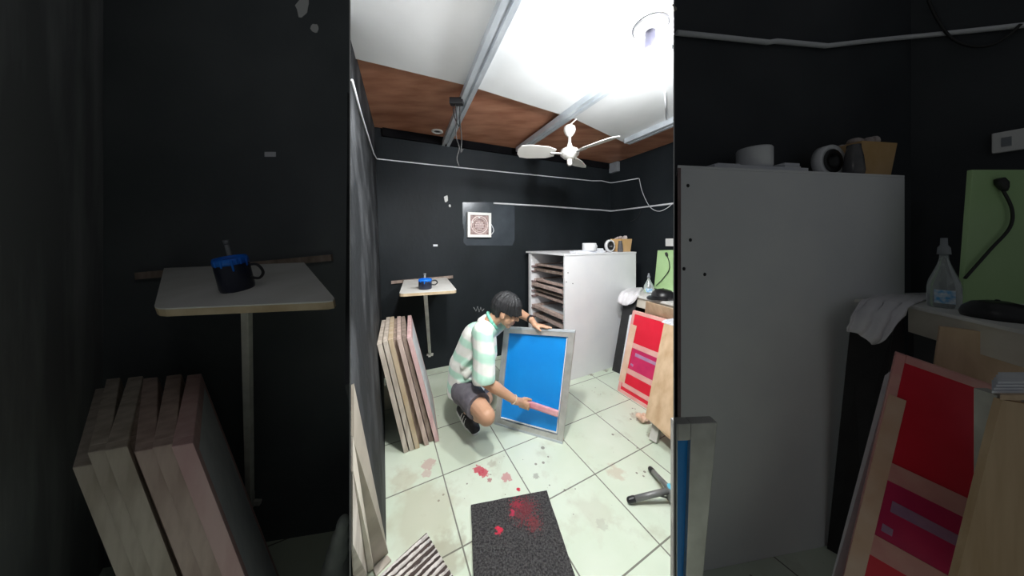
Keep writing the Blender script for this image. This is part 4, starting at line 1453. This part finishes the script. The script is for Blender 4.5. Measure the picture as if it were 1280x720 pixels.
def shoe(toe, heel, an):
    d = (toe - heel); fw_ = V((d.x, d.y, 0)).normalized(); sd = V((-fw_.y, fw_.x, 0))
    ball = heel.lerp(toe, .68)
    bm = BM()
    upv = d.normalized().cross(sd); upv = upv if upv.z > 0 else -upv
    for a, b_, r0, r1 in ((heel, ball, .036, .040), (ball, toe, .040, .030)):
        for s_ in (-.008, .008):
            cap(bm, a + sd * s_ + upv * .004, b_ + sd * s_ + upv * .002, r0, r1)
    cap(bm, heel.lerp(toe, .12) + upv * .01, an.lerp(heel, .15) + upv * .02, .038, .040)
    so_ = remesh(bm, .005, 3)
    for v in so_.verts:                                   # flat under the toe
        v.co.z = max(v.co.z, .010)
    up_ = obj('shoe', so_, 'shoe_black', per, recalc=False)
    bm = BM()
    for s_ in (-.009, .009):
        cap(bm, heel + sd * s_ * 1.5 - upv * .024, ball + sd * s_ * 2.0 - upv * .028, .026, .026)
        cap(bm, ball + sd * s_ * 2.0 - upv * .028, toe + sd * s_ - upv * .012 + fw_ * .012, .026, .023)
    so_ = remesh(bm, .005, 2)
    for v in so_.verts:
        v.co.z = max(v.co.z, .001)
    obj('shoe_sole', so_, 'shoe_white', up_, recalc=False)
    for k in range(3):                                    # white side stripes
        c = heel.lerp(toe, .34 + .13 * k)
        for s_ in (-1, 1):
            bm = BM(); chain(bm, [c + sd * s_ * .0465 - upv * .016, c + sd * s_ * .0445 + upv * .012 + fw_ * -.008, c + sd * s_ * .034 + upv * .033 + fw_ * -.014], [.0045, .0045, .0035]); obj('shoe_stripe', bm, 'shoe_white', up_)


shoe(toeR, heelR, anR)
shoe(toeL, heelL, anL)
# watch on the far wrist and a thin bracelet on the near one
d_ = (wrL - elL).normalized(); s_, q_ = frame_of(d_)
bm = BM(); wc = elL.lerp(wrL, .97)
tube(bm, [wc - d_ * .010, wc + d_ * .010], .0315, 20); wb = obj('wristwatch', bm, 'black_plastic', per)
bm = BM(); ell(bm, wc + (V((0, -.3, 1)).normalized()) * .030, (.014, .014, .008), None, 12, 8); obj('watch_case', bm, 'black_plastic', wb)
d_ = (wrR - elR).normalized(); wc = elR.lerp(wrR, .93); s_, q_ = frame_of(d_)
bm = BM(); tube(bm, [wc + (s_ * math.cos(a) + q_ * math.sin(a)) * .0305 for a in [2 * math.pi * k / 24 for k in range(25)]], .003, 6); obj('bracelet', bm, 'bracelet', per)

# ================================================================== dim left booth
tl = [P(192, 386, .70), P(421, 376, .70), P(380, 328, 1.155), P(205, 335, 1.125)]
leg_b = LBp(312.5, 628, .02)
lt_ = bracket_table('large dim white bracket table in the left booth with an ink pot', tl, .024, P(308, 372, .90), leg_b, .024, LBN,
                    (LBp(172, 345, .012), LBp(415, 322, .012)), [(LBp(303, 628, .012), LBp(326, 628, .012)), (LBp(314, 615, .012), LBp(314, 634, .012))])
tn = (tl[1] - tl[0]).cross(tl[3] - tl[0]).normalized()
pb_ = quadpt(tl, .31, .27)
# pot's place under its pixel on the sloping top
best = min(((quadpt(tl, u / 60, v / 60) for u in range(61) for v in range(61))), key=lambda p: (640 + p.x / p.y * F0 - 297) ** 2 + (H0 + (EYE - p.z) / p.y * F0 - 362) ** 2)
k_ = best.y / F0
ink_pot('large dim ink pot with blue rim on the left booth table', best + tn * .0005, tn, 16 * k_, 40 * k_, (.7, -.75, 0), (.9, .25, 0),
        min(((quadpt(tl, u / 60, v / 60) for u in range(61) for v in range(61))), key=lambda p: (640 + p.x / p.y * F0 - 294) ** 2 + (H0 + (EYE - p.z) / p.y * F0 - 345) ** 2) + tn * .0005)

# leaning frames in the dim booth
YN, YB = .66, 1.01
near = [(90, 582), (109, 566), (130, 560), (152, 566), (167.5, 573), (190, 556), (214, 560)]
far = [(119, 488), (133, 474), (160, 474), (172, 475), (179, 468), (208, 472), (234, 468)]
lab = ['leftmost dim frame of the booth stack, lowest of the row', 'second dim frame from the left in the booth stack',
       'third dim frame from the left in the booth stack', 'dark recessed fourth frame in the dim booth stack',
       'fifth dim frame in the booth stack, brownish edge', 'sixth dim frame in the booth stack, reddish edge', 'rightmost dim frame of the booth stack, pale mesh facing right']
for k in range(7):
    rec = [0, 0, 0, .05, 0, 0, 0][k]
    n_ = P(*near[k], YN); f_ = P(*far[k], YB)
    zt_ = (n_.z + f_.z) / 2
    n_.z = f_.z = zt_
    dv = (f_ - n_).normalized()
    n_ = n_ + dv * rec; 
    lean = V((.270 + .004 * k, .03, -zt_ + .001))
    q = [n_ + lean, f_ + lean, f_, n_]
    th = V((.0355, .0122, 0)) * [1, 1, 1.1, .75, 1.1, 1.15, 1.1][k]
    screen(lab[k], q, th, .042, ['frame_wood_b', 'frame_wood_b', 'frame_wood_b', 'frame_wood_d', 'frame_wood', 'frame_wood', 'frame_wood_e'][k], 'mesh_grey', 'dim screens leaning in the left booth', recess=.92)

# grey cloth sack slumped against the partition
bm = BM(); rnd = random.Random(4)  # edge of the person's shirt, enlarged, built as heaped cloth
for (px, py, Y, r) in ((433, 655, 1.0, .022), (431, 672, 1.0, .03), (428, 690, 1.0, .038), (424, 710, 1.0, .046), (421, 735, .99, .05), (419, 740, .96, .055)):
    p = P(px, py, Y)
    lim = -RS * p.y * 1.008 - r * 1.18
    if p.x > lim:
        p.x = lim
    ell(bm, p, (r, r * 1.3, r * 1.4), None, 14, 10)
bmr = remesh(bm, .008, 3)
for v in bmr.verts:
    v.co.z = max(v.co.z, .001)
lo = min(v.co.z for v in bmr.verts)
for v in bmr.verts:
    if v.co.z < .08:
        v.co.z = max(.001, v.co.z - .08 * (1 - v.co.z / .08)) if lo > .02 else v.co.z
tag(obj('cloth_sack', bmr, 'cloth_grey', recalc=False), 'slumped grey cloth sack at the bottom right of the dim left booth', 'sack')

# ================================================================== dim right booth
RC0 = Fl(890, 712); RCD = V((.587, .084, 0)).normalized(); RCN = V((RCD.y, -RCD.x, 0))
ca = on_plane(847, 500, RC0, RCN); ca.z = 0
cb = on_plane(1131, 400, RC0, RCN); cb.z = 0
cdp = -RCN
CHR = 1.70
t = thing('white_cabinet', 'large dim white cabinet against the wall of the right booth', 'cabinet', (ca + cb) / 2 + cdp * .09)
cw = (cb - ca).length
bm = BM(); boxa(bm, ca + RCD * .016, RCD * (cw - .016), cdp * .02, up * CHR); obj('front_panel', bm, 'cab_white', t, .002)
cbk = ca * 1.125
bm = BM(); prism(bm, [ca, ca + RCD * .015, cbk + RCD * .015, cbk], up * CHR); obj('side_panel', bm, 'cab_inner', t)
bm = BM(); boxa(bm, cb - RCD * .02 + cdp * .021, RCD * .02, cdp * .14, up * CHR); obj('side_panel', bm, 'cab_white', t)
bm = BM(); prism(bm, [ca + up * CHR, cb + up * CHR, cb + cdp * .165 + up * CHR, cbk + cdp * .01 + up * CHR], up * .012); obj('top_panel', bm, 'cab_white', t, .002)
bm = BM(); prism(bm, [cbk + RCD * .016, cb + cdp * .145 - RCD * .021, cb + cdp * .16 - RCD * .021, cbk + RCD * .016 + cdp * .015], up * (CHR - .001)); obj('back_panel', bm, 'cab_inner', t)
for k, (px, py) in enumerate([(863, 300), (855, 336), (881, 343), (860, 232)]):
    p = on_plane(px, py, RC0, RCN)
    bm = BM(); lathe(bm, [(0, 0), (.008, 0), (.006, .002), (0, .002)], p, RCN, 8); obj('screw_hole', bm, 'black_plastic', t)


def top_base_r(px):
    q = 640 + (px - 640) * 3.168
    p = on_plane(q, 210, RC0 + cdp * .03, RCN); p.z = CHR + .0125
    return p


top_things(top_base_r, RCD, cdp, 1.15, 'the dim booth cabinet', .34, 5.0)

# conduit and cables on the dim walls
def wallpt(px, py, off):
    a, b_ = RBp(px, py, off), RSp(px, py, off)
    return a if (a.y < b_.y or b_.y < 0) else b_


run('booth_conduit', [RBp(846, 41, .014), RBp(900, 46.5, .014), RBp(960, 53, .014), RBp(970, 51.5, .014), RBp(1033, 57.5, .014), RBp(1080, 52, .014), RBp(1128, 47, .014)] +
    [RSp(1150, 45, .014), RSp(1210, 39, .014), RSp(1275, 32, .014), RSp(1300, 29, .014)], .012, 'cable_white', 'grey-white conduit crossing the dim wall of the right booth', 'conduit')
run('booth_cable', curve_pts([RSp(1160, 0, .03), RSp(1172, 25, .03), RSp(1190, 48, .03), RSp(1215, 58, .03), RSp(1240, 56, .03), RSp(1262, 43, .03), RSp(1276, 30, .03)]), .006, 'cable_black', 'dark cable looping below the conduit in the dim right booth', 'cable')

# booth desk
zb_ = 1.13
dk = [V((1.56, 1.185, zb_)), Zp(1134, 381, zb_), Zp(1292, 416, zb_), V((2.28, .745, zb_)), V((2.40, 1.10, zb_)), V((1.93, 1.235, zb_))]
for p in dk:
    p.z = zb_
t = thing('booth_desk', 'dim cluttered desk beside the large cabinet in the right booth', 'desk', V((1.9, 1.0, 0)))
bm = BM(); prism(bm, dk, up * -.012); obj('desk_top', bm, 'table_white', t)
f0, f1 = dk[1] - up * .013, dk[2] - up * .013
fd = (f1 - f0).normalized()
bm = BM(); prism(bm, [f0 + V((.01, .004, 0)), f1 + V((.01, .004, 0)), f1 + V((.01, .004, -.10)), f0 + V((.01, .004, -.10))], V((.02, .0, 0))); obj('drawer_front', bm, 'cream', t)
pa, pb2 = Fl(1035, 685), Fl(1060, 690)
bm = BM(); prism(bm, [Fl(1034, 686), P(1064, 400, 1.13), P(1116, 412, 1.09), V((1.50, 1.10, 0))], V((.012, .01, 0))); obj('dark_side_panel', bm, 'panel_black', t)
bm = BM(); boxa(bm, V((1.70, 1.10, 0)), V((.5, .0, 0)), V((0, .015, 0)), up * (zb_ - .02)); obj('back_panel', bm, 'panel_black', t)
bm = BM(); boxa(bm, V((2.20, .80, 0)), V((.04, 0, 0)), V((0, .04, 0)), up * (zb_ - .02)); obj('leg', bm, 'leg_paint', t)

dzr = lambda px, py: Zp(px, py, zb_ + .004)
cloth_px('draped_cloth', [[dzr(1108, 360.5 + 6), dzr(1135, 361 + 5), dzr(1160, 361 + 5)], [dzr(1088, 371), dzr(1115, 374), dzr(1150, 377)],
                          [P(1064, 390, 1.11), P(1100, 392, 1.06), P(1135, 384, 1.05)],
                          [P(1060, 404, 1.10), P(1092, 415, 1.05), P(1122, 402, 1.04)], [P(1058, 414, 1.10), P(1074, 418, 1.07), P(1092, 431, 1.045), P(1113, 412, 1.04)]],
         'rumpled cloth hanging off the corner of the dim booth desk', 'cloth_white', .006, 'cloth', .012, (-.5, -.8, .2))
pb = Zp(1180, 384, zb_); pb.z = zb_ + .0005
spray_bottle('large dim conical bottle with blue label on the booth desk', pb, 1.06, .58)
rg = V((0, 1, 0))
gY = 1.06
gq = [P(1203, 372, gY), P(1310, 372, gY), P(1310, 212, gY), P(1216, 212, gY)]
gq[0].z = gq[1].z = zb_ + .001
gf = lambda px, py: P(px, py, gY - .012)
green_board('dim green board standing on the booth desk at far right', gq, V((0, .014, 0)),
            [gf(1254, 238), gf(1265, 262), gf(1262, 285), gf(1238, 312), gf(1206, 348)], gf(1252, 229), 1.0, 'black plug and cord over the dim green board at far right')
c0 = RSp(1270, 177, .0)
t = thing('wall_socket', 'dim white double wall socket at far right', 'socket', c0)
bm = BM(); boxa(bm, c0 - RSD * .055 - up * .045, RSD * .13, RSN * .025, up * .10); pl = obj('face_plate', bm, 'white_plastic', t, .004)
for k in (-.02, .035):
    bm = BM(); boxa(bm, c0 + RSD * (k - .012) - up * .02 + RSN * .025, RSD * .024, RSN * .002, up * .045); obj('socket_hole', bm, 'grey_box', pl)
pcap = Zp(1247, 398, zb_); pcap.z = zb_ + .001
black_cap('large black cap lying on the dim booth desk', pcap, (.6, -.5, 0), (.5, .6, 0), .66)
bm = BM(); prism(bm, [dzr(1213, 369), dzr(1290, 372), dzr(1290, 384), dzr(1225, 379)], up * .005)
tag(obj('paper_sheets', bm, 'paper'), 'loose papers behind the black cap on the dim booth desk', 'papers')
# plywood and papers below the desk edge
bm = BM(); prism(bm, [P(1175, 408, .93), P(1300, 424, .80), P(1300, 520, .80), P(1165, 480, .93)], V((.014, .012, 0)))
tag(obj('plywood_offcut', bm, 'wood_lt', None, .002), 'dim plywood offcut leaning on the booth desk front at right', 'plywood')

# red screen in the dim booth
rb0 = V((.955, .80, .001)); tl_ = P(1120, 441, .90); tr_ = P(1262, 490, .80)
rb0.z = tl_.z - tr_.z + .001
rq = [rb0, rb0 + tr_ - tl_, tr_, tl_]
tapes = [[(-.01, .10), (.16, .10), (.19, .86), (.02, .86)], [(.17, .60), (.97, .60), (.97, .655), (.17, .655)], [(.17, .37), (.97, .37), (.97, .43), (.17, .43)], [(.1, .10), (.97, .10), (.97, .14), (.1, .14)]]
tint = [(.17, .43), (.97, .43), (.97, .60), (.17, .60)]
smear = [[(.26, .515), (.95, .515), (.95, .545), (.26, .548)], [(.22, .45), (.32, .45), (.32, .47), (.22, .472)]]
red_screen('large dim red printing screen with tape leaning in the right booth', rq, V((.020, .016, 0)), .024, tapes, tint, smear, None)
bm = BM(); prism(bm, [rb0 + V((.0, .03, 0)), rb0 + V((.04, .03, 0)), P(1116, 462, .955), P(1106, 470, .96)], V((.004, .003, 0)))
tag(obj('white_card', bm, 'paper'), 'pale card tucked behind the dim red screen', 'card')

# brown cover and papers at the far right
t = thing('covered_table', 'dim side table with hanging brown cover at the far right edge', 'table', V((1.25, .62, 0)))
Yk = .66
pk = [P(1253, 500, Yk), P(1320, 512, Yk), P(1320, 780, Yk), P(1180, 780, Yk), P(1197, 720, Yk), P(1244, 532, Yk)]
bm = BM(); prism(bm, pk, V((.0, .012, 0))); obj('plywood_cover', bm, 'kraft', t)
bm = BM(); q0, q1 = P(1250, 500, Yk), P(1340, 500, Yk)
prism(bm, [q0, q1, V((q1.x * 1.10, q1.y * 1.10, q1.z)), V((q0.x * 1.10, q0.y * 1.10, q0.z))], up * .012); obj('table_top', bm, 'wood_lt', t)
for x in (1.27, 1.40):
    bm = BM(); boxa(bm, V((x, Yk + .02, 0)), V((.035, 0, 0)), V((0, .035, 0)), up * (P(1250, 500, Yk).z - .001)); obj('leg', bm, 'leg_paint', t)
bm = BM()
zt_ = P(1250, 500, Yk).z + .0125
for k in range(4):
    xa, xb, ya, yb = 1.845 + .008 * k, 2.15, .668 + .002 * k, .722
    prism(bm, [(xa * ya, ya, zt_ + .007 * k), (xb * ya, ya, zt_ + .007 * k), (xb * yb, yb, zt_ + .007 * k), (xa * yb, yb, zt_ + .007 * k)], up * .0055)
tag(obj('paper_stack', bm, 'paper'), 'stack of pale papers on the dim covered table at far right', 'papers')

# blue screen in an aluminium frame at the left edge of the right booth
Yb_ = .72
xl = lambda px, py, Y=Yb_: P(px, py, Y)
q = [V((RS * Yb_ * 1.018, Yb_, .001)), V((.487, Yb_, .001)), P(897, 528, .74), P(845.5, 530, .74)]
screen('narrow dim blue screen in an aluminium frame beside the large cabinet', q, V((0, .028, 0)), .048, 'alu', 'blue_mesh', None, recess=.4, left=.06)

print('objects', len(bpy.data.objects))
